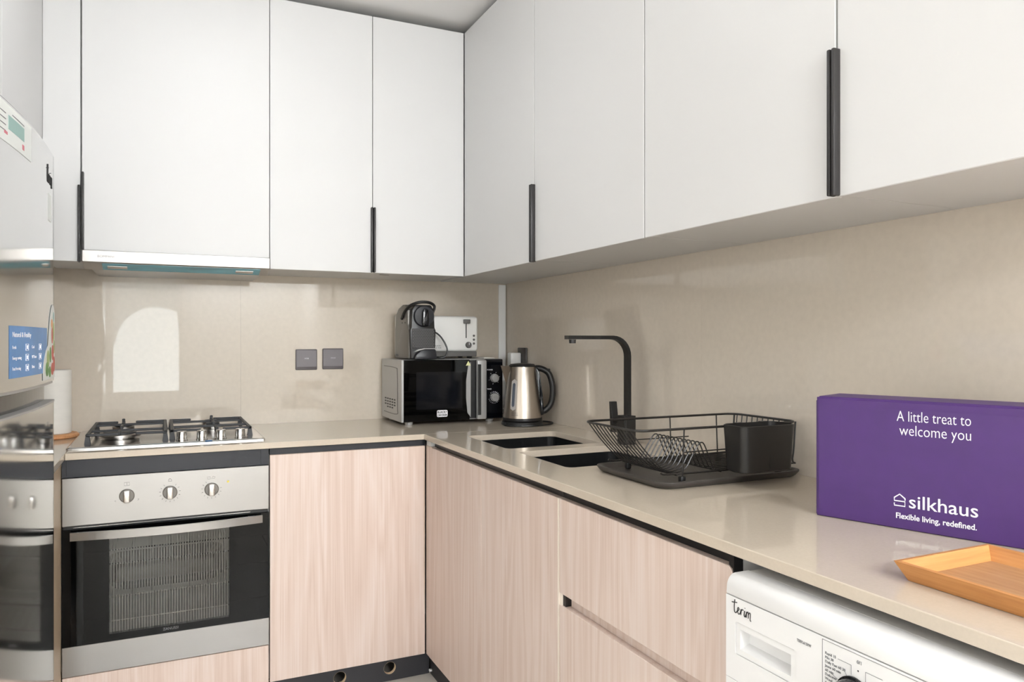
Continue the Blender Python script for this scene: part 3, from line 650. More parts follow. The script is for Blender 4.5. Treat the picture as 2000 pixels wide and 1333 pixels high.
obj('body', lathe([(0, 0.0005), (0.034, 0.0005), (0.037, 0.006), (0.037, 0.20), (0.030, 0.235), (0.014, 0.255), (0.014, 0.262), (0, 0.262)], 30, (-1.868, -0.038, ZC)), 'orange_print', t, smooth=True)
obj('cap', lathe([(0.016, 0.2625), (0.016, 0.30), (0.006, 0.305), (0, 0.305)], 24, (-1.868, -0.038, ZC)), 'white_plastic', t, smooth=True)

# ------------------------------------------------------------------ switches and socket
for (x0, x1, z0, z1, lab, s) in ((-0.9675, -0.8788, 1.1085, 1.1955, 'square grey wall switch nearer the hob', 'H'), (-0.857, -0.7686, 1.110, 1.1985, 'square grey wall switch nearer the microwave', 'FRIDGE')):
    t = thing('wall_switch', lab, 'switch', ((x0 + x1) / 2, 0, z0), 0, 'grey wall switches')
    obj('plate', B((x0, x1, -0.009, -0.0005, z0, z1), bev=0.004), 'socket_grey', t, smooth=True)
    obj('rocker', B((x0 + 0.003, x1 - 0.003, -0.0115, -0.0088, z0 + 0.012, z1 - 0.003), bev=0.001), 'socket_grey', t)
    obj('lettering', text_bm({'H': 'HOB'}.get(s, s), 0.0085 if s == 'H' else 0.0062, ((x0 + x1) / 2, -0.0117, (z0 + z1) / 2 + 0.002), (1, 0, 0), (0, 0, 1), 'CENTER'), 'print_white', t)
t = thing('wall_socket', 'dark wall socket on the splashback behind the kettle', 'socket', (0, -0.19, 1.12))
obj('plate', B((-0.010, -0.0005, -0.234, -0.146, 1.112, 1.200), bev=0.004), 'socket_dark', t, smooth=True)
obj('slot', B((-0.0105, -0.0095, -0.192, -0.188, 1.160, 1.172), (-0.0105, -0.0095, -0.215, -0.205, 1.146, 1.150)), 'print_black', t)
t = thing('plug', 'white mains plug pushed into the dark wall socket', 'plug', (-0.03, -0.19, 1.14))
obj('body', B((-0.062, -0.011, -0.190, -0.148, 1.118, 1.178), bev=0.006), 'white_plastic', t, smooth=True)
obj('cord', tube(smooth_pts([(-0.04, -0.17, 1.12), (-0.045, -0.18, 1.06), (-0.04, -0.24, 0.96), (-0.03, -0.34, 0.905), (-0.028, -0.40, 0.8945)], 6), 0.0032, 8), 'white_plastic', t, smooth=True)

# ------------------------------------------------------------------ microwave
MX0, MX1, MY0, MZ0, MZ1 = -0.605, -0.163, -0.322, 0.902, 1.154
t = thing('microwave', 'silver microwave with black glass door on the counter corner', 'microwave', (-0.384, -0.17, ZC))
sp = obj('body', B((MX0, MX1, MY0 + 0.016, -0.022, MZ0, MZ1), bev=0.003), 'silver_plastic', t)
rim_ = smooth_pts([(MX0 - 0.0002, MY0 + 0.26, MZ1 - 0.03), (MX0 - 0.0002, MY0 + 0.085, MZ1 - 0.034), (MX0 - 0.0002, MY0 + 0.06, MZ1 - 0.055), (MX0 - 0.0002, MY0 + 0.058, MZ0 + 0.06), (MX0 - 0.0002, MY0 + 0.07, MZ0 + 0.03), (MX0 - 0.0002, MY0 + 0.26, MZ0 + 0.028)], 5)
obj('pressed_edge', tube(rim_, 0.0016, 5), 'grey_plastic', sp)
for r in range(4):
    for c in range(5):
        if r == 3 and c in (0, 4): continue
        y = MY0 + 0.10 + c * 0.034; z = MZ0 + 0.052 + (3 - r) * 0.0115 - 0.001
        obj('vent_slot', B((MX0 - 0.0006, MX0 + 0.0004, y - 0.011, y + 0.011, z - 0.0028, z + 0.0028)), 'print_black', sp)
XD = -0.312
obj('door', B((MX0, XD - 0.001, MY0, MY0 + 0.015, MZ0 + 0.002, MZ1 - 0.001), bev=0.002), 'black_glass', t, label='black glass microwave door')
obj('door_edge', B((MX0 - 0.0006, MX0 + 0.008, MY0 - 0.0006, MY0 + 0.0155, MZ0 + 0.001, MZ1), bev=0.001), 'silver_plastic', t)
obj('window_mesh', B((-0.545, -0.345, MY0 - 0.0004, MY0 + 0.001, MZ0 + 0.05, MZ1 - 0.05)), 'black_gloss', t)
hd = prism([(XD - 0.012, MZ0 + 0.03), (XD - 0.018, MZ0 + 0.09), (XD - 0.018, MZ1 - 0.09), (XD - 0.010, MZ1 - 0.03), (XD + 0.002, MZ1 - 0.012), (XD + 0.002, MZ0 + 0.012)], 1, MY0 - 0.004, MY0 - 0.0005)
obj('door_trim', hd, 'silver_plastic', t)
obj('handle_slot', B((XD + 0.004, XD + 0.034, MY0 + 0.004, MY0 + 0.015, MZ0 + 0.006, MZ1 - 0.004)), 'black_plastic', t)
hb = B((XD + 0.026, XD + 0.068, MY0 - 0.022, MY0 + 0.002, MZ0 + 0.003, MZ1 - 0.003), bev=0.006)
obj('handle', hb, 'silver_plastic', t, smooth=True)
obj('handle_groove', B((XD + 0.0275, XD + 0.042, MY0 - 0.0226, MY0 - 0.018, MZ0 + 0.02, MZ1 - 0.02), bev=0.002), 'print_black', t)
cp = obj('control_panel', B((-0.243, MX1, MY0 - 0.003, MY0 + 0.015, MZ0 + 0.001, MZ1 - 0.0005), bev=0.004), 'black_gloss', t)
for z in (1.0735, 0.9925):
    k = obj('knob', knob_mesh(-0.203, MY0 - 0.0032, z, [(0, 0), (0.0185, 0), (0.0185, 0.003), (0.0165, 0.014), (0.0145, 0.016), (0, 0.016)]), 'silver_plastic', cp, smooth=True)
    tk = bmesh.new(); cnt = 18 if z < 1.03 else 6
    for i in range(cnt):
        a = PI * 0.72 - i * (1.62 * PI / (cnt - 1)); r0, r1 = 0.0225, 0.0262
        merge(tk, tube([(-0.203 + r0 * math.cos(a), MY0 - 0.0033, z + r0 * math.sin(a)), (-0.203 + r1 * math.cos(a), MY0 - 0.0033, z + r1 * math.sin(a))], 0.0008, 4))
    if cnt == 18: merge(tk, tube([(-0.203 + 0.0218 * math.cos(PI * 0.6 - q * 0.1), MY0 - 0.0033, z + 0.0218 * math.sin(PI * 0.6 - q * 0.1)) for q in range(32)], 0.0005, 4))
    obj('dial_marks', tk, 'print_white', cp)['kind'] = 'stuff'
    obj('lettering', text_bm('POWER' if z > 1.03 else 'TIMER', 0.0075, (-0.236, MY0 - 0.0034, z + 0.033), (1, 0, 0), (0, 0, 1)), 'print_white', cp)
lg = obj('logo', prism(rrect(-0.457, -0.411, 0.9195, 0.9475, 0.006), 1, MY0 - 0.0012, MY0 - 0.0003), 'print_white', t, label='white rounded maker badge')
obj('lettering', text_bm('BLACK+', 0.0118, (-0.434, MY0 - 0.0014, 0.9355), (1, 0, 0), (0, 0, 1), 'CENTER', offset=0.0003), 'print_black', lg)
obj('lettering', text_bm('DECKER', 0.0112, (-0.434, MY0 - 0.0014, 0.9235), (1, 0, 0), (0, 0, 1), 'CENTER', offset=0.0003), 'print_black', lg)
obj('sticker', prism([(XD - 0.020, MZ1 - 0.026), (XD + 0.002, MZ1 - 0.026), (XD - 0.009, MZ1 - 0.006)], 1, MY0 - 0.0046, MY0 - 0.0041), 'yellow_sticker', t)
for (x, y) in ((-0.565, MY0 + 0.035), (-0.21, MY0 + 0.035), (-0.565, -0.06), (-0.21, -0.06)):
    obj('foot', lathe([(0.016, 0.0004), (0.018, 0.012)], 18, (x, y, ZC)), 'silver_plastic', t, smooth=True)

# ------------------------------------------------------------------ capsule coffee machine on the microwave
CXA, CXB = -0.566, -0.452; CY0, CY1 = -0.308, -0.040; CZ = MZ1 + 0.001
cxm = (CXA + CXB) / 2
t = thing('coffee_machine', 'grey and black capsule coffee machine standing on the microwave', 'coffee machine', (cxm, -0.17, CZ))
side = [(CY0 + 0.022, CZ + 0.002), (CY0 + 0.022, CZ + 0.122), (CY0 + 0.040, CZ + 0.140), (CY0 + 0.040, CZ + 0.205)] + [(CY0 + 0.075 + 0.035 * math.cos(a), CZ + 0.185 + 0.040 * math.sin(a)) for a in [PI - k * PI / 2 / 6 for k in range(2, 7)]]
side += [(CY0 + 0.11, CZ + 0.226), (CY1 - 0.10, CZ + 0.212), (CY1 - 0.062, CZ + 0.185), (CY1 - 0.058, CZ + 0.145), (CY1 - 0.05, CZ + 0.125), (CY1 - 0.05, CZ + 0.002)]
obj('body', prism(side, 0, CXA, CXB, 0.006, 3), 'machine_silver', t, smooth=True)
obj('water_tank', B((CXA + 0.012, CXB - 0.012, CY1 - 0.049, CY1, CZ + 0.01, CZ + 0.19), bev=0.008), 'gauge', t, smooth=True)
fr = [(CXA + 0.006, CZ + 0.002), (CXA + 0.002, CZ + 0.118), (CXA + 0.007, CZ + 0.130), (CXA + 0.010, CZ + 0.200), (CXA + 0.024, CZ + 0.222), (CXB - 0.024, CZ + 0.222), (CXB - 0.010, CZ + 0.200), (CXB - 0.007, CZ + 0.130), (CXB - 0.002, CZ + 0.118), (CXB - 0.006, CZ + 0.002)]
obj('front_shell', prism(fr, 1, CY0 + 0.006, CY0 + 0.045, 0.004, 2), 'black_plastic', t, smooth=True)
obj('head_disc', knob_mesh(cxm + 0.002, CY0 + 0.005, CZ + 0.176, [(0, 0), (0.041, 0), (0.044, 0.004), (0.040, 0.010), (0, 0.013)], 40), 'machine_black', t, smooth=True)
pr = [(0.0, CZ + 0.206), (0.010, CZ + 0.202), (0.0135, CZ + 0.190), (0.0145, CZ + 0.150), (0.012, CZ + 0.136), (-0.012, CZ + 0.136), (-0.0145, CZ + 0.150), (-0.0135, CZ + 0.190), (-0.010, CZ + 0.202)]
obj('spout', prism([(cxm + 0.002 + a, b) for a, b in pr], 1, CY0 - 0.026, CY0 - 0.006, 0.004, 3), 'black_gloss', t, smooth=True)
lv = [(CXA - 0.003, CY0 + 0.105, CZ + 0.168), (CXA - 0.004, CY0 + 0.06, CZ + 0.196), (CXA + 0.006, CY0 + 0.02, CZ + 0.218), (CXA + 0.03, CY0 - 0.004, CZ + 0.230), (cxm, CY0 - 0.010, CZ + 0.233), (CXB - 0.03, CY0 - 0.004, CZ + 0.230), (CXB - 0.004, CY0 + 0.02, CZ + 0.218), (CXB + 0.004, CY0 + 0.06, CZ + 0.196), (CXB + 0.003, CY0 + 0.105, CZ + 0.168)]
obj('lever', tube(smooth_pts(lv, 6), 0.0062, 10), 'black_plastic', t, smooth=True)
gb = obj('drip_grille', B((CXA + 0.010, CXB - 0.010, CY0 + 0.001, CY0 + 0.006, CZ + 0.046, CZ + 0.126), bev=0.002), 'grille_grey', t)
dots = bmesh.new()
for r in range(12):
    for c in range(13):
        x = CXA + 0.0145 + c * 0.0074 + (0.0037 if r % 2 else 0); z = CZ + 0.050 + r * 0.0063
        if x > CXB - 0.013: continue
        merge(dots, B((x - 0.0024, x + 0.0024, CY0 + 0.0004, CY0 + 0.0014, z - 0.0019, z + 0.0019)))
o = obj('grille_holes', dots, 'print_black', gb); o['kind'] = 'stuff'
cupa = [(CXA + 0.014, CZ + 0.002), (CXA + 0.02, CZ + 0.02), (CXA + 0.04, CZ + 0.036), (cxm + 0.004, CZ + 0.041), (CXB - 0.012, CZ + 0.040), (CXB - 0.006, CZ + 0.002)]
obj('drip_tray', prism(cupa, 1, CY0 - 0.022, CY0 + 0.005, 0.003, 2), 'machine_black', t, smooth=True)
obj('chrome_lip', prism([(CXA + 0.012, CZ + 0.030), (CXA + 0.03, CZ + 0.041), (cxm, CZ + 0.0455), (CXB - 0.008, CZ + 0.0455), (CXB - 0.008, CZ + 0.0425), (cxm, CZ + 0.0425), (CXA + 0.035, CZ + 0.037)], 1, CY0 - 0.015, CY0 + 0.005), 'silver_plastic', t)
for dx in (0.045, 0.085): obj('button', B((CXA - 0.0012, CXA + 0.001, CY0 + dx + 0.02, CY0 + dx + 0.026, CZ + 0.148, CZ + 0.153)), 'print_black', t)
obj('lettering', text_bm('INISSIA', 0.011, (CXA - 0.0004, CY1 - 0.07, CZ + 0.012), (0, -1, 0), (0, 0, 1)), 'print_grey', t)
obj('cord', tube(smooth_pts([(CXB - 0.004, CY0 + 0.10, CZ + 0.108), (CXB + 0.014, CY0 + 0.075, CZ + 0.113), (CXB + 0.040, CY0 + 0.06, CZ + 0.090), (CXB + 0.062, CY0 + 0.05, CZ + 0.045), (CXB + 0.056, CY0 + 0.05, CZ + 0.012), (CXB + 0.030, CY0 + 0.055, CZ + 0.0045), (CXB + 0.006, CY0 + 0.08, CZ + 0.006)], 8), 0.0036, 8), 'black_plastic', t, smooth=True, label='looped black power cord')

# ------------------------------------------------------------------ toaster behind it
TX0, TX1, TY0, TY1 = -0.438, -0.226, -0.205, -0.035
t = thing('toaster', 'white toaster standing on the microwave beside the coffee machine', 'toaster', (-0.335, -0.12, CZ))
bm = B((TX0, TX1, TY0, TY1, CZ + 0.030, CZ + 0.182), bev=0.014, seg=4)
obj('body', bm, 'white_plastic', t, smooth=True)
obj('base', B((TX0 + 0.006, TX1 - 0.004, TY0 + 0.006, TY1 - 0.006, CZ + 0.008, CZ + 0.031), bev=0.003), 'grey_plastic', t)
for (x, y) in ((TX0 + 0.03, TY0 + 0.03), (TX1 - 0.03, TY0 + 0.03), (TX0 + 0.03, TY1 - 0.03), (TX1 - 0.03, TY1 - 0.03)): obj('foot', lathe([(0.010, 0.0005), (0.012, 0.0085)], 14, (x, y, CZ)), 'black_plastic', t)
for y in (-0.152, -0.088): obj('bread_slot', B((TX0 + 0.03, TX1 - 0.03, y - 0.014, y + 0.014, CZ + 0.1815, CZ + 0.1826)), 'print_black', t)
xs = -0.283
obj('lever_track', B((xs - 0.002, xs + 0.002, TY0 - 0.0012, TY0 - 0.0002, CZ + 0.088, CZ + 0.152)), 'print_black', t)
obj('lever', B((xs - 0.0145, xs + 0.0145, TY0 - 0.016, TY0 - 0.0005, CZ + 0.150, CZ + 0.168), bev=0.003), 'grey_plastic', t, smooth=True)
k = obj('dial', knob_mesh(xs + 0.010, TY0 - 0.0004, CZ + 0.058, [(0, 0), (0.0135, 0), (0.0135, 0.006), (0.011, 0.011), (0, 0.011)]), 'grey_plastic', t, smooth=True)
obj('pointer', B((xs + 0.009, xs + 0.011, TY0 - 0.0125, TY0 - 0.0113, CZ + 0.058, CZ + 0.068)), 'print_white', k)
for i in range(3):
    b = obj('button', knob_mesh(xs + 0.036, TY0 - 0.0003, CZ + 0.098 - i * 0.017, [(0, 0), (0.005, 0), (0.0045, 0.003), (0, 0.0035)], 18), 'grey_plastic', t, smooth=True)
obj('lettering', text_bm('BLACK+', 0.008, (TX0 + 0.027, TY0 - 0.0004, CZ + 0.052), (1, 0, 0), (0, 0, 1), 'CENTER'), 'print_grey', t)
obj('lettering', text_bm('DECKER', 0.008, (TX0 + 0.027, TY0 - 0.0004, CZ + 0.043), (1, 0, 0), (0, 0, 1), 'CENTER'), 'print_grey', t)
t = thing('leaflet', 'folded white printed leaflet lying on the microwave behind the toaster', 'leaflet', (-0.205, -0.17, CZ))
obj('page', B((-0.222, -0.172, -0.26, -0.10, CZ + 0.0003, CZ + 0.0022)), 'paper', t); pg = B((-0.2195, -0.172, -0.255, -0.10, CZ + 0.0024, CZ + 0.004)); obj('page', pg, 'paper', t)

# ------------------------------------------------------------------ kettle on its base
KX, KY = -0.142, -0.47
rt = Vector((0.906, -0.4235, 0)); fw = Vector((0.4235, 0.906, 0))         # kettle faces along the counter diagonal
ang = math.atan2(rt.y, rt.x)
tb = thing('kettle_base', 'round black power base under the steel kettle', 'kettle base', (KX, KY, ZC))
obj('disc', lathe([(0, 0.0005), (0.084, 0.0005), (0.086, 0.006), (0.083, 0.014), (0.074, 0.0195), (0, 0.0195)], 48, (KX, KY, ZC)), 'black_plastic', tb, smooth=True)
cp = [(KX - 0.078, KY - 0.02, ZC + 0.008), (KX - 0.092, KY - 0.02, ZC + 0.006), (KX - 0.088, KY - 0.048, ZC + 0.0038), (KX - 0.055, KY - 0.078, ZC + 0.0038), (KX, KY - 0.095, ZC + 0.0038), (KX + 0.06, KY - 0.085, ZC + 0.0038), (KX + 0.105, KY - 0.055, ZC + 0.0038), (KX + 0.128, KY - 0.02, ZC + 0.0038), (KX + 0.125, KY + 0.02, ZC + 0.0038), (KX + 0.085, KY + 0.04, ZC + 0.006)]
obj('cord', tube(smooth_pts(cp, 6), 0.0034, 8), 'black_plastic', tb, smooth=True, label='black power cord')
t = thing('electric_kettle', 'brushed stainless steel kettle with black handle on the counter corner', 'kettle', (KX, KY, ZC + 0.02), ang)
def KR(z):  # body radius by height
    return 0.0795 - 0.0245 * (z / 0.215) ** 1.15
prof = [(0, 0.0005), (0.0795, 0.0005)] + [(KR(0.215 * i / 12), 0.0005 + 0.215 * i / 12) for i in range(13)]
obj('body', lathe(prof + [(0.052, 0.2165), (0, 0.2165)], 64), 'kettle_steel', t, smooth=True, local=True)
obj('lower_ring', lathe([(0.0802, 0.0), (0.0806, 0.004), (0.0802, 0.010), (0.0795, 0.0105)], 64), 'black_plastic', t, smooth=True, local=True)
obj('lid', lathe([(0.0548, 0.216), (0.0548, 0.220), (0.048, 0.2265), (0.02, 0.230), (0, 0.230)], 48), 'black_plastic', t, smooth=True, local=True)
hp = smooth_pts([(0.048, 0, 0.209), (0.075, 0, 0.208), (0.106, 0, 0.190), (0.121, 0, 0.150), (0.124, 0, 0.105), (0.116, 0, 0.065), (0.096, 0, 0.040), (0.076, 0, 0.032)], 6)
obj('handle', tube(hp, 0, 14, ell=(0.0155, 0.0125)), 'black_plastic', t, smooth=True, local=True)
obj('handle_spine', prism([(KR(0.02) - 0.004, 0.018), (KR(0.02) + 0.010, 0.022), (KR(0.10) + 0.014, 0.10), (KR(0.18) + 0.012, 0.19), (KR(0.2) + 0.006, 0.213), (KR(0.2) - 0.01, 0.213), (KR(0.1) - 0.004, 0.1)], 1, -0.017, 0.017, 0.003, 2), 'black_gloss', t, smooth=True, local=True)
obj('switch', B((0.098, 0.114, -0.009, 0.009, 0.196, 0.2075), bev=0.003), 'black_plastic', t, smooth=True, local=True)
# pouring lip on the side away from the handle
bm = bmesh.new()
top = [(-0.048, 0.030, 0.216), (-0.072, 0.014, 0.2185), (-0.088, 0.005, 0.2195), (-0.088, -0.005, 0.2195), (-0.072, -0.014, 0.2185), (-0.048, -0.030, 0.216)]
tv = [bm.verts.new(p) for p in top]; bv = [bm.verts.new((-KR(0.13) + 0.003, p[1] * 0.25, 0.135)) for p in top]
for i in range(5): bm.faces.new((tv[i], tv[i + 1], bv[i + 1], bv[i]))
bm.faces.new(tv)
obj('spout', bm, 'kettle_steel', t, smooth=True, local=True)
# water gauge: a rounded strip that follows the body on the camera-left front
def on_kettle(phi, z, off): r = KR(z) + off; return (r * math.cos(phi), r * math.sin(phi), z)
def gauge(name, mat, w_, z0, z1, off):
    bm = bmesh.new(); n = 16; phi0 = -PI / 2 - 0.52; rows = []
    for i in range(n + 1):
        z = z0 + (z1 - z0) * i / n; e = min(z - z0, z1 - z); hw = w_ if e >= w_ else math.sqrt(max(0.0, w_ * w_ - (w_ - e) ** 2)) + 0.0006
        rows.append([bm.verts.new(on_kettle(phi0 + s * hw / KR(z), z, off)) for s in (-1, -0.5, 0, 0.5, 1)])
    for A, C in zip(rows, rows[1:]):
        for j in range(4): bm.faces.new((A[j], A[j + 1], C[j + 1], C[j]))
    bmesh.ops.solidify(bm, geom=bm.faces[:], thickness=0.0006)
    return obj(name, bm, mat, t, smooth=True, local=True)
gauge('water_gauge', 'gauge', 0.0125, 0.042, 0.167, 0.0020); gauge('gauge_scale', 'gauge_scale', 0.0058, 0.056, 0.153, 0.0034)
lb = text_bm('BLACK+', 0.0078, (0, 0, 0.030), (1, 0, 0), (0, 0, 1), 'CENTER'); merge(lb, text_bm('DECKER', 0.0078, (0, 0, 0.022), (1, 0, 0), (0, 0, 1), 'CENTER'))
for v in lb.verts:
    v.co = Vector(on_kettle(-PI / 2 - 0.42 + v.co.x / 0.078, v.co.z, 0.0006))
obj('lettering', lb, 'grey_plastic', t, local=True)

# ------------------------------------------------------------------ tap
FX, FY = -0.086, -1.142
t = thing('kitchen_tap', 'matte black square kitchen tap with bent spout and side lever', 'tap', (FX, FY, ZC))
obj('body', B((FX - 0.022, FX + 0.022, FY - 0.022, FY + 0.022, ZC + 0.0005, ZC + 0.095), bev=0.0015), 'matte_black', t)
zt = 1.2415; R = 0.062
pth = [(FX + 0.004, FY, ZC + 0.095), (FX + 0.004, FY, zt - R)] + [(FX + 0.004 - R + R * math.cos(a), FY, zt - R + R * math.sin(a)) for a in [k * PI / 2 / 8 for k in range(1, 9)]] + [(-0.312, FY, zt)]
obj('spout', tube(pth, 0, flat=(0.012, 0.026)), 'matte_black', t, smooth=True)
obj('aerator', lathe([(0.0105, -0.012), (0.0115, -0.002), (0.0115, 0)], 20, (-0.290, FY, zt - 0.0067)), 'black_profile', t, smooth=True)
lv = obj('lever_arm', B((FX - 0.014, FX + 0.014, FY + 0.0223, FY + 0.068, ZC + 0.036, ZC + 0.064), bev=0.0015), 'matte_black', t)
obj('lever', prism([(FY + 0.058, ZC + 0.033), (FY + 0.078, ZC + 0.033), (FY + 0.086, ZC + 0.135), (FY + 0.074, ZC + 0.135)], 0, FX - 0.013, FX + 0.011, 0.001, 1), 'matte_black', t)

# ------------------------------------------------------------------ drip tray, dish rack, cutlery cup
t = thing('drip_tray', 'dark grey plastic drip tray lying under the wire dish rack', 'tray', (-0.23, -1.68, ZC))
bm = bmesh.new(); ls = []
X0, X1, Y0, Y1 = -0.450, -0.012, -1.832, -1.522
for q, z, r in ((0.014, 0.0005, 0.03), (0.006, 0.006, 0.036), (0, 0.014, 0.04), (0, 0.0175, 0.04), (0.005, 0.0185, 0.036), (0.011, 0.0165, 0.032), (0.018, 0.007, 0.028), (0.024, 0.006, 0.024)):
    ls.append([bm.verts.new((x, y, ZC + z)) for x, y in rrect(X0 + q, X1 - q, Y0 + q, Y1 - q, r, 6)])
for A, C in zip(ls, ls[1:]):
    for i in range(len(A)): bm.faces.new((A[i], A[(i + 1) % len(A)], C[(i + 1) % len(A)], C[i]))
bm.faces.new(ls[0][::-1]); bm.faces.new(ls[-1])
obj('tray', bm, 'tray_dark', t, smooth=True, sharp=50)
RX0, RX1, RY0, RY1, RZ = -0.500, -0.012, -1.806, -1.566, 1.0255
zb = ZC + 0.030
t = thing('dish_rack', 'black wire dish rack with plate loops standing in the drip tray', 'dish rack', (-0.25, -1.69, ZC + 0.006))
obj('rim', tube([(x, y, RZ) for x, y in rrect(RX0, RX1, RY0, RY1, 0.03, 5)], 0.0030, 8, True), 'rack_black', t, smooth=True)
NW = 12
for i in range(NW):
    y = RY1 - 0.028 - i * (RY1 - RY0 - 0.056) / (NW - 1)
    pts = smooth_pts([(RX0 + 0.001, y, RZ - 0.003), (RX0 + 0.045, y, RZ - 0.055), (RX0 + 0.10, y, zb + 0.004), (RX0 + 0.15, y, zb + 0.004), (RX0 + 0.175, y, zb + 0.035), (RX0 + 0.193, y, zb + 0.060), (RX0 + 0.204, y, zb + 0.066), (RX0 + 0.213, y, zb + 0.058), (RX0 + 0.226, y, zb + 0.030), (RX0 + 0.240, y, zb + 0.001)], 5)
    obj('plate_wire', tube(pts, 0.0016, 6), 'rack_black', t, smooth=True)
for y in (RY0 + 0.008, RY1 - 0.008):   # long bottom rails, bent up at both ends
    obj('bottom_rail', tube(smooth_pts([(RX0 + 0.07, y, zb + 0.004), (RX0 + 0.12, y, zb), (RX1 - 0.035, y, zb), (RX1 - 0.012, y, zb + 0.012), (RX1 - 0.002, y, RZ)], 5), 0.0024, 8), 'rack_black', t, smooth=True)
for x in (RX0 + 0.115, RX0 + 0.244): obj('cross_rail', tube([(x, RY0 + 0.006, zb - 0.003), (x, RY1 - 0.006, zb - 0.003)], 0.0022, 8), 'rack_black', t)
for i in range(11):
    y = RY0 + 0.022 + i * 0.0196
    obj('base_wire', tube(smooth_pts([(RX0 + 0.240, y, zb), (RX1 - 0.04, y, zb), (RX1 - 0.018, y, zb + 0.010), (RX1 - 0.004, y, RZ - 0.002)], 5), 0.0016, 6), 'rack_black', t, smooth=True)
for y, s in ((RY0, 1), (RY1, -1)):
    for x, foot in ((RX0 + 0.130, 1), (RX0 + 0.27, 0), (RX1 - 0.06, 1)):
        obj('upright', tube([(x, y, RZ - 0.002), (x, y + s * 0.006, zb - (0.012 if foot else 0.0))], 0.0019, 6), 'rack_black', t)
        if foot: obj('foot', B((x - 0.007, x + 0.007, y + s * 0.008 - 0.007, y + s * 0.008 + 0.007, ZC + 0.0066, ZC + 0.024), bev=0.0035), 'black_plastic', t, smooth=True)
    obj('side_rail', tube([(RX0 + 0.13, y + s * 0.003, 0.970), (RX0 + 0.33, y + s * 0.003, 0.970)], 0.0016, 6), 'rack_black', t)
t = thing('cutlery_cup', 'dark plastic cutlery holder hung on the outside of the dish rack', 'holder', (-0.167, -1.85, 0.91))
UX0, UX1, UY0, UY1 = -0.268, -0.105, -1.893, -1.812
bm = bmesh.new(); ls = []
for q, z in ((0.013, 0.922), (0.005, 0.926), (0.0, 1.032), (0.0025, 1.033), (0.0025, 1.030), (0.008, 0.930)):
    ls.append([bm.verts.new((x, y, z)) for x, y in rrect(UX0 + q, UX1 - q, UY0 + q, UY1 - q, 0.018, 6)])
for A, C in zip(ls, ls[1:]):
    for i in range(len(A)): bm.faces.new((A[i], A[(i + 1) % len(A)], C[(i + 1) % len(A)], C[i]))
bm.faces.new(ls[0][::-1]); bm.faces.new(ls[-1])
c = obj('cup', bm, 'cup_dark', t, smooth=True, sharp=40)
obj('divider', B((-0.188, -0.186, UY0 + 0.003, UY1 - 0.003, 0.931, 1.015)), 'cup_dark', t)
obj('hook', B((-0.215, -0.195, UY1 - 0.002, UY1 + 0.012, 1.029, 1.0325), (-0.139, -0.119, UY1 - 0.002, UY1 + 0.012, 1.029, 1.0325)), 'cup_dark', t)

# ------------------------------------------------------------------ purple gift box
BL, BD, BH = 0.415, 0.10, 0.2315
ub = math.atan2(-0.943, 0.332)
t = thing('gift_box', 'purple cardboard box with white print standing on the countertop', 'box', (-0.315, -2.145, ZC + 0.0008), ub)
# local frame: +x along the printed front, +y towards the wall (left of travel)
bm = B((0, BL, 0.0015, BD, 0, BH - 0.0015)); obj('carton', bm, 'purple_card', t, local=True)
lid = prism([(-0.0005, BH - 0.016), (-0.0012, BH - 0.004), (0.004, BH + 0.0005), (BD, BH + 0.001), (BD, BH - 0.001), (0.001, BH - 0.0018), (0.001, BH - 0.016)], 0, 0.004, BL - 0.004)
obj('lid', lid, 'purple_card', t, local=True)
obj('front_panel', B((0.0035, BL - 0.0035, -0.0004, 0.0012, 0.001, BH - 0.015), bev=0.0006, seg=1), 'purple_card', t, local=True)
obj('corner_flap', B((-0.0016, -0.0002, 0.002, BD - 0.004, 0.002, BH - 0.008), bev=0.0006, seg=1), 'purple_card', t, local=True)
obj('tape', B((0.004, 0.045, -0.0008, -0.0005, BH - 0.085, BH - 0.017)), 'purple_card', t, local=True)
def btext(s, size, x, z, align, **k): return obj('lettering', text_bm(s, size, (x, -0.0009, z), (1, 0, 0), (0, 0, 1), align, **k), 'print_white', t, local=True)

btext('A little treat to', 0.0275, 0.1468, 0.1945, 'LEFT', fit=0.118, offset=-0.0003)
btext('welcome you', 0.0275, 0.1512, 0.1695, 'LEFT', fit=0.1137, offset=-0.0003)
btext('silkhaus', 0.0335, 0.1674, 0.0405, 'LEFT', fit=0.108, offset=0.0001)
btext('Flexible living, redefined.', 0.0142, 0.1455, 0.0190, 'LEFT', fit=0.128, offset=0.0002)
lg = [(0.1605, 0.0525), (0.1605, 0.0555), (0.1515, 0.0625), (0.1425, 0.0555), (0.1425, 0.0500), (0.1605, 0.0500), (0.1605, 0.0415), (0.1425, 0.0415), (0.1425, 0.0460)]
obj('logo', tube([(a, -0.0007, b) for a, b in lg], 0.0011, 6), 'print_white', t, local=True, label='white house-shaped logo')

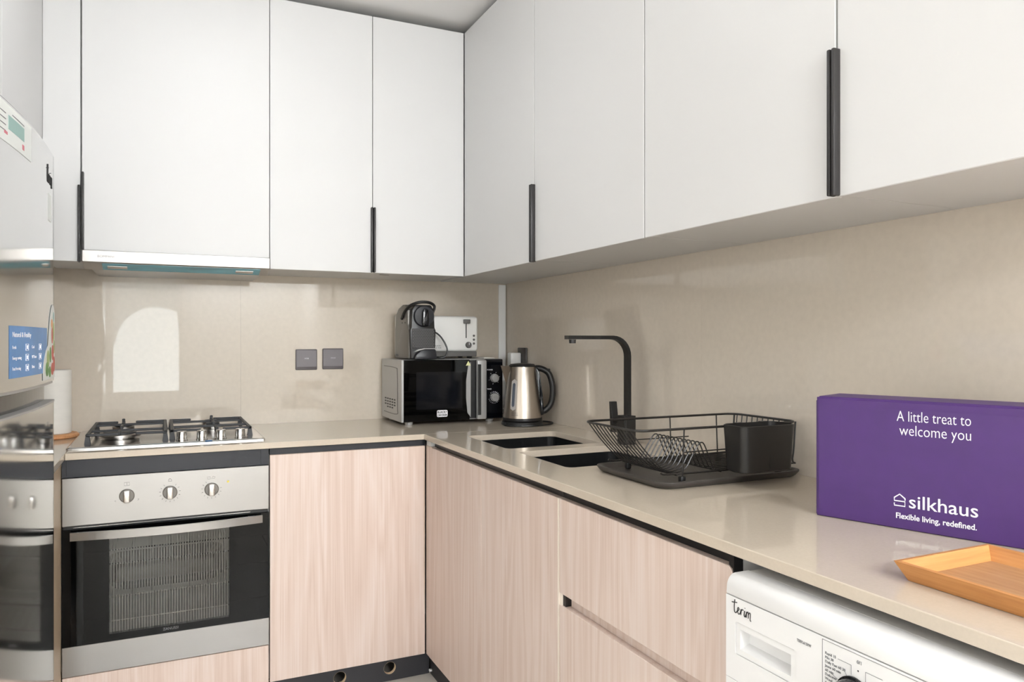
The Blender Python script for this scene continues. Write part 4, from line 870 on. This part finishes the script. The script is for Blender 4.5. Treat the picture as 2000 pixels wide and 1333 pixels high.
# ------------------------------------------------------------------ bamboo tray
t = thing('bamboo_tray', 'shallow bamboo serving tray lying in front of the purple box', 'tray', (-0.42, -2.66, ZC))
QX0, QX1, QY0, QY1 = -0.527, -0.318, -2.84, -2.480; zt = ZC + 0.027
def ringbox(q, z): return [(QX0 + q, QY0 + q, z), (QX1 - q, QY0 + q, z), (QX1 - q, QY1 - q, z), (QX0 + q, QY1 - q, z)]
obj('bottom', B((QX0 + 0.017, QX1 - 0.017, QY0 + 0.017, QY1 - 0.017, ZC + 0.0006, ZC + 0.007)), 'bamboo', t)
outer_b, outer_t, inner_t, inner_b = ringbox(0.013, ZC + 0.0006), ringbox(0, zt), ringbox(0.0065, zt + 0.0005), ringbox(0.0175, ZC + 0.0072)
for i in range(4):
    j = (i + 1) % 4; bm = bmesh.new()
    A = [bm.verts.new(r[i]) for r in (outer_b, outer_t, inner_t, inner_b)]; C = [bm.verts.new(r[j]) for r in (outer_b, outer_t, inner_t, inner_b)]
    for k in range(4): bm.faces.new((A[k], A[(k + 1) % 4], C[(k + 1) % 4], C[k]))
    bm.faces.new(A[::-1]); bm.faces.new(C)
    obj('side', bm, 'bamboo_cross' if i % 2 == 0 else 'bamboo_side', t)

# ------------------------------------------------------------------ washing machine
WY0, WY1, WX = -2.865, -2.2655, -0.645; WT = 0.8535
t = thing('washing_machine', 'white front-loading washing machine under the countertop', 'washing machine', (-0.33, -2.54, 0))
obj('body', B((WX + 0.03, -0.06, WY0 + 0.001, WY1 - 0.001, 0.02, WT - 0.014), bev=0.004), 'washer_white', t)
for x in (WX + 0.07, -0.1):
    for y in (WY0 + 0.05, WY1 - 0.05): obj('foot', lathe([(0.02, 0), (0.02, 0.022)], 16, (x, y, 0)), 'black_plastic', t)
obj('lid', B((WX + 0.048, -0.06, WY0 + 0.001, WY1 - 0.001, WT - 0.0135, WT - 0.0008), bev=0.002), 'washer_lid', t)
tp = [(WX, 0.8225), (WX + 0.0008, 0.832)] + [(WX + 0.018 - 0.0172 * math.cos(a), 0.832 + 0.0215 * math.sin(a)) for a in [k * PI / 2 / 8 for k in range(1, 9)]] + [(WX + 0.0472, WT), (WX + 0.0472, WT - 0.013), (WX + 0.03, WT - 0.013), (WX + 0.03, 0.8225)]
bm = prism(tp, 1, WY0, WY1, 0.0015, 2); obj('top_cap', bm, 'washer_white', t, smooth=True, sharp=50)
DR = (-2.4135, -2.287, 0.732, 0.7835)   # detergent drawer recess y0,y1,z0,z1
obj('control_panel', plate([(WY0, 0.69), (WY1, 0.69), (WY1, 0.8213), (WY0, 0.8213)], [rrect(DR[0], DR[1], DR[2], DR[3], 0.004, 3)], 0, WX, WX + 0.0295), 'washer_white', t)
dw = obj('detergent_drawer', prism([(WX + 0.0012, DR[2] + 0.0008), (WX + 0.0012, DR[2] + 0.010), (WX + 0.020, DR[2] + 0.016), (WX + 0.022, DR[3] - 0.016), (WX + 0.0012, DR[3] - 0.010), (WX + 0.0012, DR[3] - 0.0008), (WX + 0.029, DR[3] - 0.0008), (WX + 0.029, DR[2] + 0.0008)], 1, DR[0] + 0.0008, DR[1] - 0.0008), 'washer_white', t)
for ya, yb in ((DR[0] + 0.0008, DR[0] + 0.011), (DR[1] - 0.010, DR[1] - 0.0008)): obj('drawer_cheek', B((WX + 0.0011, WX + 0.024, ya, yb, DR[2] + 0.0008, DR[3] - 0.0008)), 'washer_white', dw)
dz, dy = 0.42, (WY0 + WY1) / 2
obj('front', plate([(WY0, 0.09), (WY1, 0.09), (WY1, 0.6893), (WY0, 0.6893)], [circ(dy, dz, 0.17, 48)], 0, WX, WX + 0.0295), 'washer_white', t)
bm = lathe([(0.166, 0.0), (0.166, 0.02), (0.15, 0.03), (0.12, 0.022), (0.118, 0.0)], 48); bm.transform(Matrix.Translation((WX + 0.01, dy, dz)) @ Matrix.Rotation(-PI / 2, 4, 'Y')); pd = obj('porthole', bm, 'silver_plastic', t, smooth=True)
bm = lathe([(0.118, 0.0), (0.118, 0.006), (0.06, 0.018), (0, 0.022)], 48); bm.transform(Matrix.Translation((WX + 0.012, dy, dz)) @ Matrix.Rotation(-PI / 2, 4, 'Y')); obj('porthole_glass', bm, 'black_glass', pd, smooth=True)
obj('plinth', B((WX + 0.006, WX + 0.03, WY0 + 0.002, WY1 - 0.002, 0.022, 0.0895)), 'washer_white', t)
xf = WX - 0.0003
def wtext(s, size, y, z, mat='print_grey', **k): return obj('lettering', text_bm(s, size, (xf, y, z), (0, -1, 0), (0, 0, 1), **k), mat, t)
script_logo(lambda u, v: (xf, -2.2835 - u, 0.7965 + v * 0.92), t, 'print_black', 0.0235, 0.0008)
wtext('TERFL612VW', 0.0058, -2.415, 0.7985, fit=0.026)
pnl = obj('program_panel', plate([(-2.74, 0.70), (-2.4605, 0.70), (-2.4605, 0.8185), (-2.74, 0.8185)], [[(-2.7394, 0.7006), (-2.4611, 0.7006), (-2.4611, 0.8179), (-2.7394, 0.8179)]], 0, xf - 0.0001, WX + 0.0002), 'print_grey', t)
for i, s in enumerate(('Rapid 15', 'Mix 30', 'Daily Fast 60 30', 'Jeans 60 min', '60 min', 'Delicates', 'Wool', 'Spin')):
    wtext(s, 0.0052, -2.4655, 0.7995 - i * 0.0058)
KY_, KZ_ = -2.514, 0.7585
bm = lathe([(0.0285, 0), (0.0285, 0.003), (0.026, 0.004), (0.024, 0.020), (0.021, 0.0225), (0, 0.0225)], 40); bm.transform(Matrix.Translation((WX - 0.0005, KY_, KZ_)) @ Matrix.Rotation(-PI / 2, 4, 'Y')); obj('program_knob', bm, 'black_gloss', t, smooth=True)
mk = bmesh.new()
for a, b in (((-2.487, 0.8005), (-2.5085, 0.8005)), ((-2.5085, 0.8005), (-2.5085, 0.7880)), ((-2.498, 0.7885), (-2.502, 0.7830)), ((-2.476, 0.7765), (-2.489, 0.7720)), ((-2.531, 0.8000), (-2.556, 0.8000)), ((-2.531, 0.8000), (-2.531, 0.7860))):
    merge(mk, tube([(xf, a[0], a[1]), (xf, b[0], b[1])], 0.00035, 4))
obj('guide_lines', mk, 'print_grey', t)
wtext('0/1', 0.0065, -2.5175, 0.8065); bm = knob_mesh(0, 0, 0, [(0, 0), (0.0012, 0), (0, 0.0003)], 10); bm.transform(Matrix.Translation((xf, -2.5195, 0.797)) @ Matrix.Rotation(-PI / 2, 4, 'Z')); obj('mark', bm, 'print_black', t)
